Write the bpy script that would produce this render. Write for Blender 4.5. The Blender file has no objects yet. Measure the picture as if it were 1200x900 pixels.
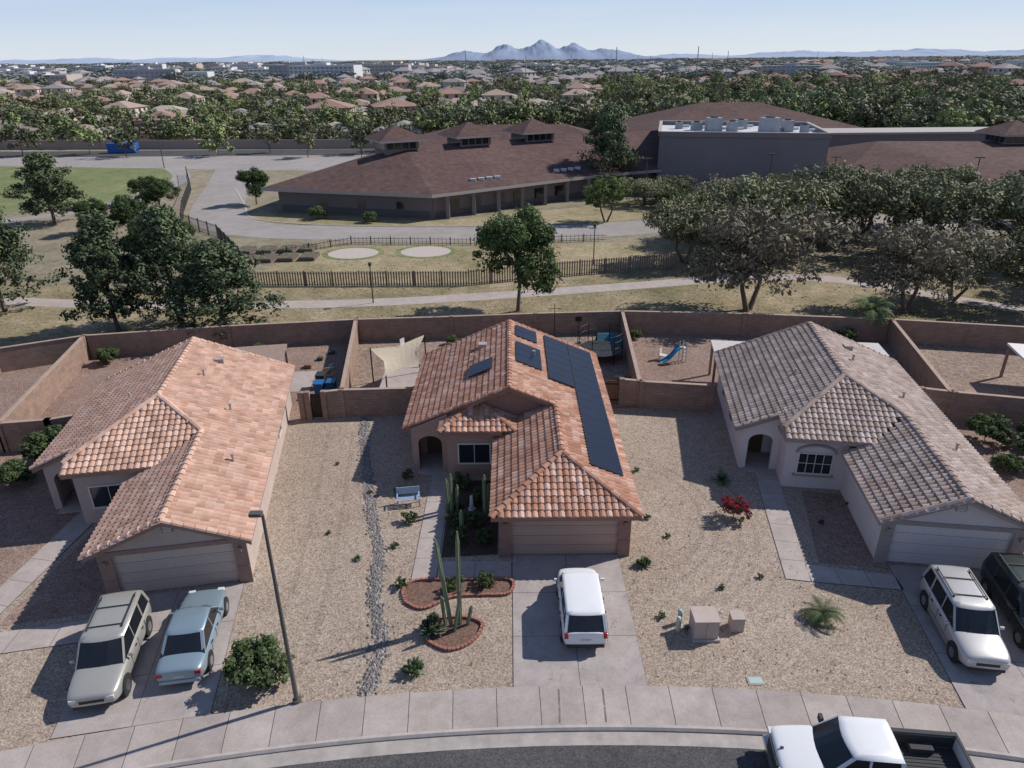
import bpy, math, random
import numpy as np
from mathutils import Vector, Matrix, Euler, noise
random.seed(7); rng=np.random.default_rng(7)
sc=bpy.context.scene
COL=sc.collection
# ------------------------------------------------------------------ materials
MC={}
def newmat(name):
    m=bpy.data.materials.new(name); m.use_nodes=True
    return m,m.node_tree,m.node_tree.nodes,m.node_tree.links,m.node_tree.nodes['Principled BSDF']
def mat(name,c,rough=.8,metal=0,var=0.0,scale=3.0,bump=0.0,bscale=40,c2=None,coat=0,spec=None,detail=6):
    if name in MC: return MC[name]
    m,nt,N,L,b=newmat(name)
    b.inputs['Base Color'].default_value=(*c,1); b.inputs['Roughness'].default_value=rough; b.inputs['Metallic'].default_value=metal
    if coat: b.inputs['Coat Weight'].default_value=coat
    if spec is not None: b.inputs['Specular IOR Level'].default_value=spec
    tc=N.new('ShaderNodeTexCoord')
    if var or c2:
        n=N.new('ShaderNodeTexNoise'); n.inputs['Scale'].default_value=scale; n.inputs['Detail'].default_value=detail; n.inputs['Roughness'].default_value=.65
        L.new(tc.outputs['Object'],n.inputs['Vector'])
        r=N.new('ShaderNodeValToRGB'); r.color_ramp.elements[0].position=.32; r.color_ramp.elements[1].position=.68
        a=c2 if c2 else tuple(x*(1-var) for x in c); d=c if c2 else tuple(min(1,x*(1+var)) for x in c)
        r.color_ramp.elements[0].color=(*a,1); r.color_ramp.elements[1].color=(*d,1)
        L.new(n.outputs['Fac'],r.inputs[0]); L.new(r.outputs[0],b.inputs['Base Color'])
    if bump:
        n2=N.new('ShaderNodeTexNoise'); n2.inputs['Scale'].default_value=bscale; n2.inputs['Detail'].default_value=4
        L.new(tc.outputs['Object'],n2.inputs['Vector'])
        bp=N.new('ShaderNodeBump'); bp.inputs['Strength'].default_value=bump; bp.inputs['Distance'].default_value=.03
        L.new(n2.outputs['Fac'],bp.inputs['Height']); L.new(bp.outputs[0],b.inputs['Normal'])
    MC[name]=m; return m
def ground_mat(name,cols,big=.12,mid=1.2,stone=9.0,stone_amt=.5,bump=.6,rough=.95,big_amt=1.0,bd=.04):
    m,nt,N,L,b=newmat(name); b.inputs['Roughness'].default_value=rough; b.inputs['Specular IOR Level'].default_value=.15
    tc=N.new('ShaderNodeTexCoord')
    def noise_(s,d=6,r=.6):
        n=N.new('ShaderNodeTexNoise'); n.inputs['Scale'].default_value=s; n.inputs['Detail'].default_value=d; n.inputs['Roughness'].default_value=r
        L.new(tc.outputs['Object'],n.inputs['Vector']); return n
    n1=noise_(big,8,.65); n2=noise_(mid,8,.7)
    r=N.new('ShaderNodeValToRGB'); e=r.color_ramp.elements
    e[0].position=.36; e[1].position=.64; e[0].color=(*cols[0],1); e[1].color=(*cols[2],1)
    k=e.new(.5); k.color=(*cols[1],1)
    mx=N.new('ShaderNodeMath'); mx.operation='MULTIPLY_ADD'; mx.inputs[1].default_value=.5*big_amt
    ad=N.new('ShaderNodeMath'); ad.operation='MULTIPLY_ADD'; ad.inputs[1].default_value=1-.5*big_amt
    L.new(n2.outputs['Fac'],ad.inputs[0]); ad.inputs[2].default_value=0
    L.new(n1.outputs['Fac'],mx.inputs[0]); L.new(ad.outputs[0],mx.inputs[2]); L.new(mx.outputs[0],r.inputs[0])
    v=N.new('ShaderNodeTexVoronoi'); v.inputs['Scale'].default_value=stone; L.new(tc.outputs['Object'],v.inputs['Vector'])
    sp=N.new('ShaderNodeSeparateColor'); L.new(v.outputs['Color'],sp.inputs[0])
    mr=N.new('ShaderNodeMapRange'); mr.inputs[3].default_value=1-stone_amt; mr.inputs[4].default_value=1+stone_amt; L.new(sp.outputs[0],mr.inputs[0])
    mm=N.new('ShaderNodeMix'); mm.data_type='RGBA'; mm.blend_type='MULTIPLY'; mm.inputs[0].default_value=1
    L.new(r.outputs[0],mm.inputs[6]); L.new(mr.outputs[0],mm.inputs[7]); L.new(mm.outputs[2],b.inputs['Base Color'])
    if bump:
        bp=N.new('ShaderNodeBump'); bp.inputs['Strength'].default_value=bump; bp.inputs['Distance'].default_value=bd
        L.new(sp.outputs[1],bp.inputs['Height']); L.new(bp.outputs[0],b.inputs['Normal'])
    MC[name]=m; return m
def block_mat(name,c1,c2,mortar):
    m,nt,N,L,b=newmat(name); b.inputs['Roughness'].default_value=.92; b.inputs['Specular IOR Level'].default_value=.2
    tc=N.new('ShaderNodeTexCoord'); s=N.new('ShaderNodeSeparateXYZ'); L.new(tc.outputs['Object'],s.inputs[0])
    a=N.new('ShaderNodeMath'); a.operation='ADD'; L.new(s.outputs[0],a.inputs[0]); L.new(s.outputs[1],a.inputs[1])
    c=N.new('ShaderNodeCombineXYZ'); L.new(a.outputs[0],c.inputs[0]); L.new(s.outputs[2],c.inputs[1])
    br=N.new('ShaderNodeTexBrick'); br.inputs['Scale'].default_value=1; br.inputs['Brick Width'].default_value=.4; br.inputs['Row Height'].default_value=.2
    br.inputs['Mortar Size'].default_value=.012; br.inputs['Color1'].default_value=(*c1,1); br.inputs['Color2'].default_value=(*c2,1); br.inputs['Mortar'].default_value=(*mortar,1)
    L.new(c.outputs[0],br.inputs['Vector'])
    n=N.new('ShaderNodeTexNoise'); n.inputs['Scale'].default_value=1.3; n.inputs['Detail'].default_value=6; L.new(tc.outputs['Object'],n.inputs['Vector'])
    mr=N.new('ShaderNodeMapRange'); mr.inputs[3].default_value=.7; mr.inputs[4].default_value=1.3; L.new(n.outputs['Fac'],mr.inputs[0])
    mm=N.new('ShaderNodeMix'); mm.data_type='RGBA'; mm.blend_type='MULTIPLY'; mm.inputs[0].default_value=1
    L.new(br.outputs['Color'],mm.inputs[6]); L.new(mr.outputs[0],mm.inputs[7]); L.new(mm.outputs[2],b.inputs['Base Color'])
    MC[name]=m; return m
# ------------------------------------------------------------------ mesh helpers
def mk(name,verts,faces,mats,parent=None,mi=None,smooth=False,loc=None,rot=None):
    me=bpy.data.meshes.new(name); me.from_pydata([tuple(v) for v in verts],[],[tuple(f) for f in faces])
    if not isinstance(mats,(list,tuple)): mats=[mats]
    for m in mats: me.materials.append(m)
    if mi is not None: me.polygons.foreach_set('material_index',mi)
    if smooth: me.polygons.foreach_set('use_smooth',[True]*len(me.polygons))
    me.update()
    return obj(name,me,parent,loc,rot)
def obj(name,me,parent=None,loc=None,rot=None,scale=None):
    o=bpy.data.objects.new(name,me); COL.objects.link(o)
    if parent: o.parent=parent
    if loc is not None: o.location=loc
    if rot is not None: o.rotation_euler=rot if isinstance(rot,(tuple,list,Euler)) else (0,0,rot)
    if scale is not None: o.scale=scale if isinstance(scale,(tuple,list)) else (scale,)*3
    return o
def empty(name,loc=(0,0,0),rot=0,parent=None):
    o=obj(name,None,parent,loc,rot); o.empty_display_size=.5; return o
class G:
    def __init__(s): s.v=[];s.f=[];s.m=[]
    def add(s,vs,fs,m=0):
        k=len(s.v); s.v+= [tuple(x) for x in vs]; s.f+=[tuple(i+k for i in f) for f in fs]; s.m+=[m]*len(fs)
    def box(s,x0,x1,y0,y1,z0,z1,m=0):
        s.add([(x0,y0,z0),(x1,y0,z0),(x1,y1,z0),(x0,y1,z0),(x0,y0,z1),(x1,y0,z1),(x1,y1,z1),(x0,y1,z1)],
              [(3,2,1,0),(4,5,6,7),(0,1,5,4),(1,2,6,5),(2,3,7,6),(3,0,4,7)],m)
    def ext(s,poly,vec,m=0):
        n=len(poly); p=[Vector(a) for a in poly]; q=[a+Vector(vec) for a in p]
        s.add(p+q,[tuple(range(n))[::-1],tuple(range(n,2*n))]+[(i,(i+1)%n,n+(i+1)%n,n+i) for i in range(n)],m)
    def cyl(s,a,b,r0,r1,n=8,m=0,cap=True):
        a=Vector(a);b=Vector(b);d=(b-a).normalized(); t=Vector((0,0,1)) if abs(d.z)<.9 else Vector((1,0,0))
        u=d.cross(t).normalized(); w=d.cross(u)
        vs=[a+(u*math.cos(2*math.pi*i/n)+w*math.sin(2*math.pi*i/n))*r0 for i in range(n)]+[b+(u*math.cos(2*math.pi*i/n)+w*math.sin(2*math.pi*i/n))*r1 for i in range(n)]
        fs=[(i,(i+1)%n,n+(i+1)%n,n+i) for i in range(n)]
        if cap: fs+=[tuple(range(n))[::-1],tuple(range(n,2*n))]
        s.add(vs,fs,m)
    def obox(s,a,b,w,z0,z1,m=0):
        a=Vector((a[0],a[1],0));b=Vector((b[0],b[1],0)); d=(b-a).normalized(); n=Vector((-d.y,d.x,0))*w/2
        p=[a-n,b-n,b+n,a+n]
        s.add([q+Vector((0,0,z0)) for q in p]+[q+Vector((0,0,z1)) for q in p],[(3,2,1,0),(4,5,6,7),(0,1,5,4),(1,2,6,5),(2,3,7,6),(3,0,4,7)],m)
    def make(s,name,mats,parent=None,smooth=False,loc=None,rot=None):
        return mk(name,s.v,s.f,mats,parent,s.m,smooth,loc,rot)
    def mesh(s,name,mats):
        me=bpy.data.meshes.new(name); me.from_pydata(s.v,[],s.f)
        for m in mats: me.materials.append(m)
        me.polygons.foreach_set('material_index',s.m); me.update(); return me
def sheet(name,pts,z,m,parent=None):
    return mk(name,[(p[0],p[1],z) for p in pts],[tuple(range(len(pts)))],m,parent)
def ribbon(name,pts,w,z,m,parent=None):
    vs=[];fs=[]
    for i,p in enumerate(pts):
        a=Vector(pts[max(0,i-1)][:2]);b=Vector(pts[min(len(pts)-1,i+1)][:2]); d=(b-a).normalized(); n=Vector((-d.y,d.x))
        vs+= [(p[0]+n.x*w/2,p[1]+n.y*w/2,z),(p[0]-n.x*w/2,p[1]-n.y*w/2,z)]
    for i in range(len(pts)-1): fs.append((2*i,2*i+1,2*i+3,2*i+2))
    return mk(name,vs,fs,m,parent)
def smoothpts(pts,n=8):
    out=[]
    P=[Vector(p) for p in pts]
    for i in range(len(P)-1):
        p0=P[max(0,i-1)];p1=P[i];p2=P[i+1];p3=P[min(len(P)-1,i+2)]
        for k in range(n):
            t=k/n
            out.append(.5*((2*p1)+(p2-p0)*t+(2*p0-5*p1+4*p2-p3)*t*t+(3*p1-p0-3*p2+p3)*t**3))
    out.append(P[-1]); return out
# ------------------------------------------------------------------ palette
M_gravel=ground_mat('gravel',[(.27,.208,.163),(.33,.26,.208),(.39,.315,.258)],big=.14,mid=2.2,stone=21,stone_amt=.42,bump=.6,big_amt=1.1,bd=.03)
M_track=ground_mat('gravel_track',[(.24,.185,.147),(.295,.232,.187),(.35,.28,.23)],big=.14,mid=2.2,stone=21,stone_amt=.42,bump=.6,big_amt=1.1,bd=.03)
M_dirt=ground_mat('backyard_dirt',[(.18,.13,.10),(.255,.19,.152),(.33,.25,.205)],big=.25,mid=2,stone=9,stone_amt=.3)
M_pink=ground_mat('pink_gravel',[(.195,.132,.105),(.25,.173,.142),(.30,.215,.18)],big=.3,mid=2.5,stone=19,stone_amt=.38,bump=.5)
M_terrain=ground_mat('dry_ground',[(.15,.135,.09),(.24,.205,.145),(.33,.27,.205)],big=.02,mid=.25,stone=2,stone_amt=.15,bump=.2)
M_grass=ground_mat('park_grass',[(.125,.115,.06),(.24,.195,.118),(.36,.285,.20)],big=.11,mid=.45,stone=6,stone_amt=.28,bump=.4,big_amt=1.15)
M_lawn=ground_mat('dry_lawn',[(.175,.158,.082),(.28,.23,.138),(.37,.30,.205)],big=.07,mid=.4,stone=4,stone_amt=.2,bump=.2,big_amt=1.1)
M_field=ground_mat('field_grass',[(.11,.145,.055),(.17,.19,.085),(.26,.235,.135)],big=.03,mid=.2,stone=2,stone_amt=.14,bump=.2)
M_asph=ground_mat('asphalt',[(.06,.058,.06),(.078,.076,.077),(.10,.096,.096)],big=.4,mid=3,stone=26,stone_amt=.35,bump=.3,rough=.85)
M_conc=ground_mat('concrete',[(.31,.262,.238),(.375,.32,.295),(.44,.38,.355)],big=.5,mid=1.6,stone=30,stone_amt=.08,bump=.1,rough=.85)
M_conc2=ground_mat('driveway_concrete',[(.28,.24,.225),(.345,.30,.285),(.41,.36,.34)],big=.6,mid=1.1,stone=30,stone_amt=.08,bump=.1,rough=.85)
M_joint=mat('joint_dark',(.12,.10,.09),.95)  # dark base material that shows in the gaps between slabs and door panels
M_kerb=mat('kerb_concrete',(.40,.35,.325),.85,var=.15,scale=2)
M_gutter=mat('gutter_concrete',(.34,.30,.28),.85,var=.2,scale=1.5)
M_block=block_mat('block_wall',(.31,.21,.163),(.25,.17,.133),(.19,.135,.11))
M_blockcap=mat('wall_cap',(.35,.255,.205),.9,var=.15,scale=2)
M_rock=mat('river_rock',(.16,.145,.14),.8,var=.4,scale=6)
M_road2=ground_mat('campus_pavement',[(.25,.22,.205),(.30,.27,.255),(.35,.315,.30)],big=.08,mid=.6,stone=10,stone_amt=.06,bump=.05)
# ------------------------------------------------------------------ camera / light / world
P=math.radians(24.6); R=math.radians(.5)
cam=bpy.data.cameras.new('camera'); cam.sensor_width=36; cam.lens=36*833/1200; cam.clip_end=60000; cam.clip_start=.5
co=bpy.data.objects.new('camera',cam); COL.objects.link(co)
co.matrix_world=Matrix.Translation((0,0,21)) @ Matrix.Rotation(math.pi/2-P,4,'X') @ Matrix.Rotation(-R,4,'Z')
sc.camera=co
EL=math.radians(41); AZ=math.radians(68)
sd=Vector((math.sin(AZ)*math.cos(EL),math.cos(AZ)*math.cos(EL),math.sin(EL)))
sun=bpy.data.lights.new('sun','SUN'); sun.energy=5.0; sun.angle=math.radians(.5); sun.color=(1,.962,.905)
so=bpy.data.objects.new('sun',sun); COL.objects.link(so); so.rotation_euler=sd.to_track_quat('Z','Y').to_euler(); so.location=(60,30,80)
w=bpy.data.worlds.new('World'); sc.world=w; w.use_nodes=True
N=w.node_tree.nodes; L=w.node_tree.links
ST=.10
st=N.new('ShaderNodeTexSky'); st.sky_type='NISHITA'; st.sun_disc=False; st.sun_elevation=EL; st.sun_rotation=AZ; st.altitude=400; st.air_density=1.0; st.dust_density=.4; st.ozone_density=2.5
bg=N['Background']; bg.inputs[1].default_value=ST
tc=N.new('ShaderNodeTexCoord'); sx=N.new('ShaderNodeSeparateXYZ'); L.new(tc.outputs['Generated'],sx.inputs[0])
rp=N.new('ShaderNodeValToRGB'); e=rp.color_ramp.elements
e[0].position=0; e[0].color=(.73,.795,.885,1); e[1].position=1; e[1].color=(.045,.105,.27,1)
for p_,c_ in ((.03,(.64,.735,.88,1)),(.08,(.47,.62,.86,1)),(.18,(.24,.37,.62,1)),(.4,(.10,.19,.41,1))):
    k=e.new(p_); k.color=c_
L.new(sx.outputs[2],rp.inputs[0])
sclr=N.new('ShaderNodeVectorMath'); sclr.operation='SCALE'; sclr.inputs['Scale'].default_value=1/ST; L.new(rp.outputs[0],sclr.inputs[0])
m1=N.new('ShaderNodeMix'); m1.data_type='RGBA'; m1.inputs[0].default_value=.85; L.new(st.outputs[0],m1.inputs[6]); L.new(sclr.outputs[0],m1.inputs[7])
mp=N.new('ShaderNodeMapping'); mp.inputs['Scale'].default_value=(1,1,11); L.new(tc.outputs['Generated'],mp.inputs[0])
cn=N.new('ShaderNodeTexNoise'); cn.inputs['Scale'].default_value=2.6; cn.inputs['Detail'].default_value=8; cn.inputs['Roughness'].default_value=.6; L.new(mp.outputs[0],cn.inputs['Vector'])
cr=N.new('ShaderNodeMapRange'); cr.inputs[1].default_value=.42; cr.inputs[2].default_value=.75; cr.inputs[3].default_value=0; cr.inputs[4].default_value=.35; L.new(cn.outputs['Fac'],cr.inputs[0])
cm=N.new('ShaderNodeMix'); cm.data_type='RGBA'; cm.inputs[7].default_value=(.72/ST,.79/ST,.88/ST,1); L.new(cr.outputs[0],cm.inputs[0]); L.new(m1.outputs[2],cm.inputs[6]); L.new(cm.outputs[2],bg.inputs[0])
sc.view_settings.view_transform='Standard'; sc.view_settings.look='None'; sc.view_settings.exposure=0
# ------------------------------------------------------------------ ground & street (arc street)
CX,CY,RK=2.5,-58.95,78.0
def arc(r,th): a=math.radians(th); return (CX+r*math.sin(a),CY+r*math.cos(a))
def ring(name,r0,r1,t0,t1,z,m,n=60):
    vs=[];fs=[]
    for i in range(n+1):
        t=t0+(t1-t0)*i/n; vs+=[(*arc(r0,t),z),(*arc(r1,t),z)]
    for i in range(n): fs.append((2*i,2*i+1,2*i+3,2*i+2))
    return mk(name,vs,fs,m)
mk('ground',[(-30000,-3000,0),(30000,-3000,0),(30000,40000,0),(-30000,40000,0)],[(0,1,2,3)],M_terrain)
ring('gravel_yard',RK,101.5,-34,34,.004,M_gravel,80)
ring('road',60,RK-2.35,-75,75,.004,M_asph,120)
g=G(); n=160
for i in range(n):
    t=-75+150*i/n; t2=-75+150*(i+1)/n
    a=[(*arc(RK-1.85,t),.0),(*arc(RK-1.7,t),.0),(*arc(RK-1.7,t),.145),(*arc(RK-1.80,t),.14),(*arc(RK-1.86,t),.06)]
    b=[(*arc(RK-1.85,t2),.0),(*arc(RK-1.7,t2),.0),(*arc(RK-1.7,t2),.145),(*arc(RK-1.80,t2),.14),(*arc(RK-1.86,t2),.06)]
    g.add(a+b,[(j,(j+1)%5,5+(j+1)%5,5+j) for j in range(5)])
g.make('kerb',M_kerb)
ring('gutter',RK-2.4,RK-1.86,-75,75,.010,M_gutter,120)
ring('sidewalk_base',RK-1.7,RK+.0,-75,75,.115,M_joint,120)
g=G(); dt=math.degrees(1.55/77)
t=-60
while t<60:
    a0,a1=t+.009,t+dt-.009
    p=[arc(RK-1.69,a0),arc(RK-1.69,a1),arc(RK-.01,a1),arc(RK-.01,a0)]
    g.add([(*q,.128) for q in p],[(0,3,2,1)],random.choice((0,0,1))); t+=dt
M_concb=ground_mat('concrete_aged',[(.28,.235,.215),(.34,.29,.27),(.40,.345,.325)],big=.5,mid=1.6,stone=30,stone_amt=.08,bump=.1,rough=.85)
g.make('sidewalk',[M_conc,M_concb])
# faint rake / wheel tracks in the gravel
for k,(r0,cx,cy,t0,t1) in enumerate(((5.5,4.0,30.2,-55,40),(6.2,4.0,30.2,-60,42),(7.6,3.6,29.8,-58,30),(8.3,3.6,29.8,-52,26),(9.4,3.8,30.2,-50,10))):
    pts=[(cx+r0*math.cos(math.radians(a)),cy+r0*math.sin(math.radians(a))) for a in np.linspace(t0,t1,26)]
    pts=[p for p in pts if 5.6<p[0]<12.2 and p[1]>19.5]
    if len(pts)>3: ribbon('wheel_track',pts,.20,.008+.001*k,M_track)
for k,off in enumerate((0,1.5)):
    ribbon('wheel_track',[(p.x,p.y) for p in smoothpts([(-9.6+off,19.2,0),(-9.6+off,24,0),(-10.3+off,31,0),(-11.4+off,39,0)],8)],.22,.008,M_track)
def slabs(name,c,nu,nv,z,m,gap=.012):
    g=G(); c=[Vector(p) for p in c]
    def bl(u,v): return (c[0]*(1-u)+c[1]*u)*(1-v)+(c[3]*(1-u)+c[2]*u)*v
    lu=(c[1]-c[0]).length; lv=(c[3]-c[0]).length; gu=gap/lu; gv=gap/lv
    for i in range(nu):
        for j in range(nv):
            q=[bl(i/nu+gu,j/nv+gv),bl((i+1)/nu-gu,j/nv+gv),bl((i+1)/nu-gu,(j+1)/nv-gv),bl(i/nu+gu,(j+1)/nv-gv)]
            g.add([(a.x,a.y,z+.006) for a in q],[(0,1,2,3)],0)
    g.add([(a.x,a.y,z) for a in c]+[(a.x,a.y,0) for a in c],[(0,1,2,3),(4,5,1,0),(5,6,2,1),(6,7,3,2),(7,4,0,3)],1)
    return g.make(name,[m,M_joint])
slabs('driveway',[(-.05,19.05),(4.9,19.05),(4.85,26.7),(-.05,26.7)],2,3,.03,M_conc2)
slabs('driveway',[(-15.85,17.05),(-10.75,18.0),(-11.9,24.95),(-17.3,24.0)],2,3,.03,M_conc2)
slabs('driveway',[(15.9,17.95),(21.3,16.85),(22.4,25.1),(16.95,25.8)],2,3,.03,M_conc2)
slabs('front_path',[(-4.55,25.0),(-3.45,25.0),(-3.4,34.2),(-4.5,34.2)],1,6,.03,M_conc)
slabs('front_path',[(-3.42,25.0),(-.1,25.0),(-.1,26.3),(-3.42,26.3)],2,1,.03,M_conc)
slabs('front_path',[(12.0,24.9),(13.05,24.7),(14.75,34.3),(13.5,34.5)],1,7,.03,M_conc)
slabs('front_path',[(13.08,24.7),(16.85,24.1),(16.9,25.1),(13.2,25.9)],3,1,.03,M_conc)
slabs('front_path',[(-22.9,20.9),(-21.7,20.6),(-20.9,31),(-22.1,31.2)],1,7,.03,M_conc)
slabs('front_path',[(-21.7,20.6),(-16.7,21.6),(-17.0,22.9),(-21.6,21.9)],3,1,.03,M_conc)
M_stain=mat('tyre_mark',(.16,.14,.13),.9,var=.3,scale=5); M_oil=mat('oil_stain',(.25,.22,.21),.8,var=.2,scale=4)
g=G()
for x in (1.55,3.15):
    for a,b in ((( x,17.45),(x+.03,18.1)),((x+.03,18.15),(x+.05,18.9))):
        g.add([(a[0]-.03,a[1],.133),(a[0]+.03,a[1],.133),(b[0]+.03,b[1],.133),(b[0]-.03,b[1],.133)],[(0,1,2,3)])
g.make('tyre_marks',M_stain)
g=G()
for (x,y,s_) in ((2.3,25.4,.45),(3.0,21.0,.25),(-12.2,19.6,.3),(-14.0,23.6,.4),(18.9,24.2,.5),(16.9,18.9,.3)):
    g.add([(x+s_*random.uniform(.6,1.1)*math.cos(t*.628),y+s_*random.uniform(.6,1.1)*math.sin(t*.628),.041) for t in range(10)],[tuple(range(10))])
g.make('oil_stains',M_oil)
sheet('side_yard_ground',[(-29,17.5),(-22.9,21.2),(-22.2,31.5),(-25.5,40),(-34,39),(-40,22)],.008,M_pink)
sheet('side_yard_ground',[(-21.2,22.4),(-17.5,23.2),(-18.5,30),(-20.6,30)],.008,M_pink)
sheet('side_yard_ground',[(13.9,26.0),(16.6,25.6),(17.6,31.5),(15.3,31.9)],.008,M_pink)
sheet('side_yard_ground',[(24.5,28),(34,24),(38,38),(28,39.5),(26,38)],.008,M_pink)
sheet('backyard_ground',[(-38.2,36),(-27.6,37.3),(-14,40.8),(-10.9,41.5),(-12.6,54.4),(-32.9,51.3),(-45,46)],.012,M_pink)
sheet('backyard_ground',[(-10.8,41.5),(8.3,41.9),(9.2,55.9),(-4.9,54.8),(-12.5,54.4)],.016,M_dirt)
sheet('backyard_ground',[(8.4,41.9),(13,41.2),(27.4,40.1),(30.3,53.4),(19.1,55.0),(9.3,55.9)],.012,M_pink)
sheet('backyard_ground',[(27.5,40.1),(50,33),(60,45),(40,51.3),(30.4,53.4)],.008,M_dirt)
sheet('patio_slab',[(-9.4,45.4),(-2,45.4),(-2,48.8),(-9.4,48.8)],.03,M_conc)
sheet('patio_slab',[(-24,44.2),(-14.2,44.9),(-14.4,48.5),(-24,47.6)],.03,M_conc)
sheet('patio_slab',[(15,44.7),(25,43.6),(25.6,47),(15.6,48)],.03,M_conc)
sheet('dirt_mound_patch',[(30.5,41),(33.5,39.9),(34.6,43),(32.5,45),(31,44)],.02,mat('bare_soil',(.30,.19,.14),.95,var=.2,scale=1))
sheet('garden_bed',[(-3.35,26.6),(-.75,26.8),(-.75,33.2),(-3.35,33.2)],.014,mat('bark_mulch',(.06,.038,.028),.95,var=.4,scale=8))
# ------------------------------------------------------------------ block walls
def wall(name,pts,h=1.85,th=.2,m=None,cap=True):
    g=G()
    for a,b in zip(pts[:-1],pts[1:]):
        g.obox(a,b,th,0,h,0)
        if cap: g.obox(a,b,th+.06,h+.002,h+.06,1)
    for p in pts:
        g.box(p[0]-.16,p[0]+.16,p[1]-.16,p[1]+.16,0,h+.09,0)
    return g.make(name,[m or M_block,M_blockcap])
wall('block_wall',[(-62,38),(-50,44),(-38.2,48.7),(-32.9,51.4),(-22.5,53.3),(-12.6,54.6),(-4.9,55.1),(2,55.7),(9.2,56.1),(19.1,55.2),(30.3,53.5),(40,51.4),(52,47),(64,41)])
wall('block_wall',[(-27.4,37.3),(-30.0,36.9),(-32.9,51.2)])
wall('block_wall',[(-30.2,36.9),(-45,32)])
wall('block_wall',[(-24.9,38.4),(-27.4,37.3)])
wall('block_wall',[(-13.4,40.7),(-13.0,40.75)]); wall('block_wall',[(-12.0,40.85),(-10.9,41.1),(-6.2,41.3)])
wall('block_wall',[(-10.9,41.3),(-12.6,54.4)])
wall('block_wall',[(7.2,42.4),(8.3,42.1),(9.2,55.9)])
wall('block_wall',[(8.45,42.0),(12.8,41.3)])
wall('block_wall',[(25.9,40.6),(27.4,40.1),(30.3,53.3)])
wall('block_wall',[(27.6,40.0),(33.6,38.4)])
M_gate=mat('gate_wood',(.16,.085,.05),.8,var=.3,scale=6)
M_iron=mat('dark_metal',(.03,.026,.024),.5,metal=.6)
def gate(a,b,m,n=8,h=1.75):
    g=G(); a=Vector(a);b=Vector(b)
    for i in range(n):
        p=a.lerp(b,(i+.06)/n); q=a.lerp(b,(i+.94)/n); g.obox(p,q,.04,.08,h,0)
    for z in (.3,h-.3): g.obox(a,b,.07,z,z+.1,1)
    g.make('yard_gate',[m,M_iron])
gate((-13.0,40.8),(-12.0,40.85),M_iron,9); gate((5.3,42.6),(7.1,42.45),M_gate,9)
# ------------------------------------------------------------------ roof tiles
def inpoly(x,y,P):
    c=False; n=len(P); j=n-1
    for i in range(n):
        if (P[i][1]>y)!=(P[j][1]>y) and x<(P[j][0]-P[i][0])*(y-P[i][1])/(P[j][1]-P[i][1])+P[i][0]: c=not c
        j=i
    return c
def tile_poly(g,poly,r,tw=.30,tl=.37,nm=4):
    p=[Vector(a) for a in poly]
    n=Vector((0,0,0))
    for i in range(len(p)): n+= (p[i]-p[0]).cross(p[(i+1)%len(p)]-p[0])
    n.normalize()
    if n.z<0: n=-n
    u=Vector((0,0,1)).cross(n).normalized(); v=n.cross(u)
    if v.z<0: v=-v
    o=p[0]; Q=[((a-o).dot(u),(a-o).dot(v)) for a in p]
    g.add([a-n*.03 for a in p],[tuple(range(len(p)))],nm)
    umin=min(q[0] for q in Q); umax=max(q[0] for q in Q); vmin=min(q[1] for q in Q); vmax=max(q[1] for q in Q)
    vv=vmin; T=(-.5,-.28,0,.28,.5)
    while vv<vmax:
        uu=umin
        while uu<umax:
            if inpoly(uu+tw/2,vv+tl/2,Q):
                vs=[]; jit=r.uniform(-.008,.008)
                for e,(ve,h) in enumerate(((vv-.02+jit,.058),(vv+tl+.03,.006))):
                    for t in T:
                        hh=.078*math.cos(math.pi*t*.96)
                        vs.append(o+u*(uu+tw*(.5+t))+v*ve+n*(h+hh-.02))
                b0=o+u*uu+v*(vv-.02+jit)-n*.02; b1=o+u*(uu+tw)+v*(vv-.02+jit)-n*.02
                vs+= [b0,b1]
                k=r.choices(range(nm),weights=(4,3,2.4,1.2))[0]
                g.add(vs,[(i,i+1,i+6,i+5) for i in range(4)]+[(10,0,1,2,3,4,11)],k)
            uu+=tw
        vv+=tl
def ridge_cap(g,a,b,r,nm=4):
    a=Vector(a);b=Vector(b); d=b-a; Ln=d.length; d.normalize(); k=max(1,int(Ln/.42)); side=d.cross(Vector((0,0,1))).normalized(); up=side.cross(d).normalized()
    for i in range(k):
        p=a+d*(Ln*i/k); q=a+d*(Ln*(i+1)/k+.03); vs=[]
        for c,rad,lift in ((p,.16,.06),(q,.135,.03)):
            for t in (-90,-50,0,50,90):
                tt=math.radians(t); vs.append(c+side*math.sin(tt)*rad+up*(math.cos(tt)*rad*.8+lift-.02))
        g.add(vs,[(i2,i2+1,i2+6,i2+5) for i2 in range(4)]+[(0,1,2,3,4)],r.choices((0,2,2,1))[0])
def tmats(pref,cols):
    out=[]
    for i,c in enumerate(cols): out.append(mat(pref+'_tile_%d'%i,c,.85,var=.21,scale=1.1,spec=.25,detail=9))
    out.append(mat(pref+'_deck',tuple(x*.45 for x in cols[0]),.9)); return out
M_glass=mat('window_glass',(.02,.025,.03),.08,spec=.8)
M_frame=mat('window_frame',(.62,.58,.54),.6)
M_door=mat('front_door',(.10,.05,.03),.6)
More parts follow.
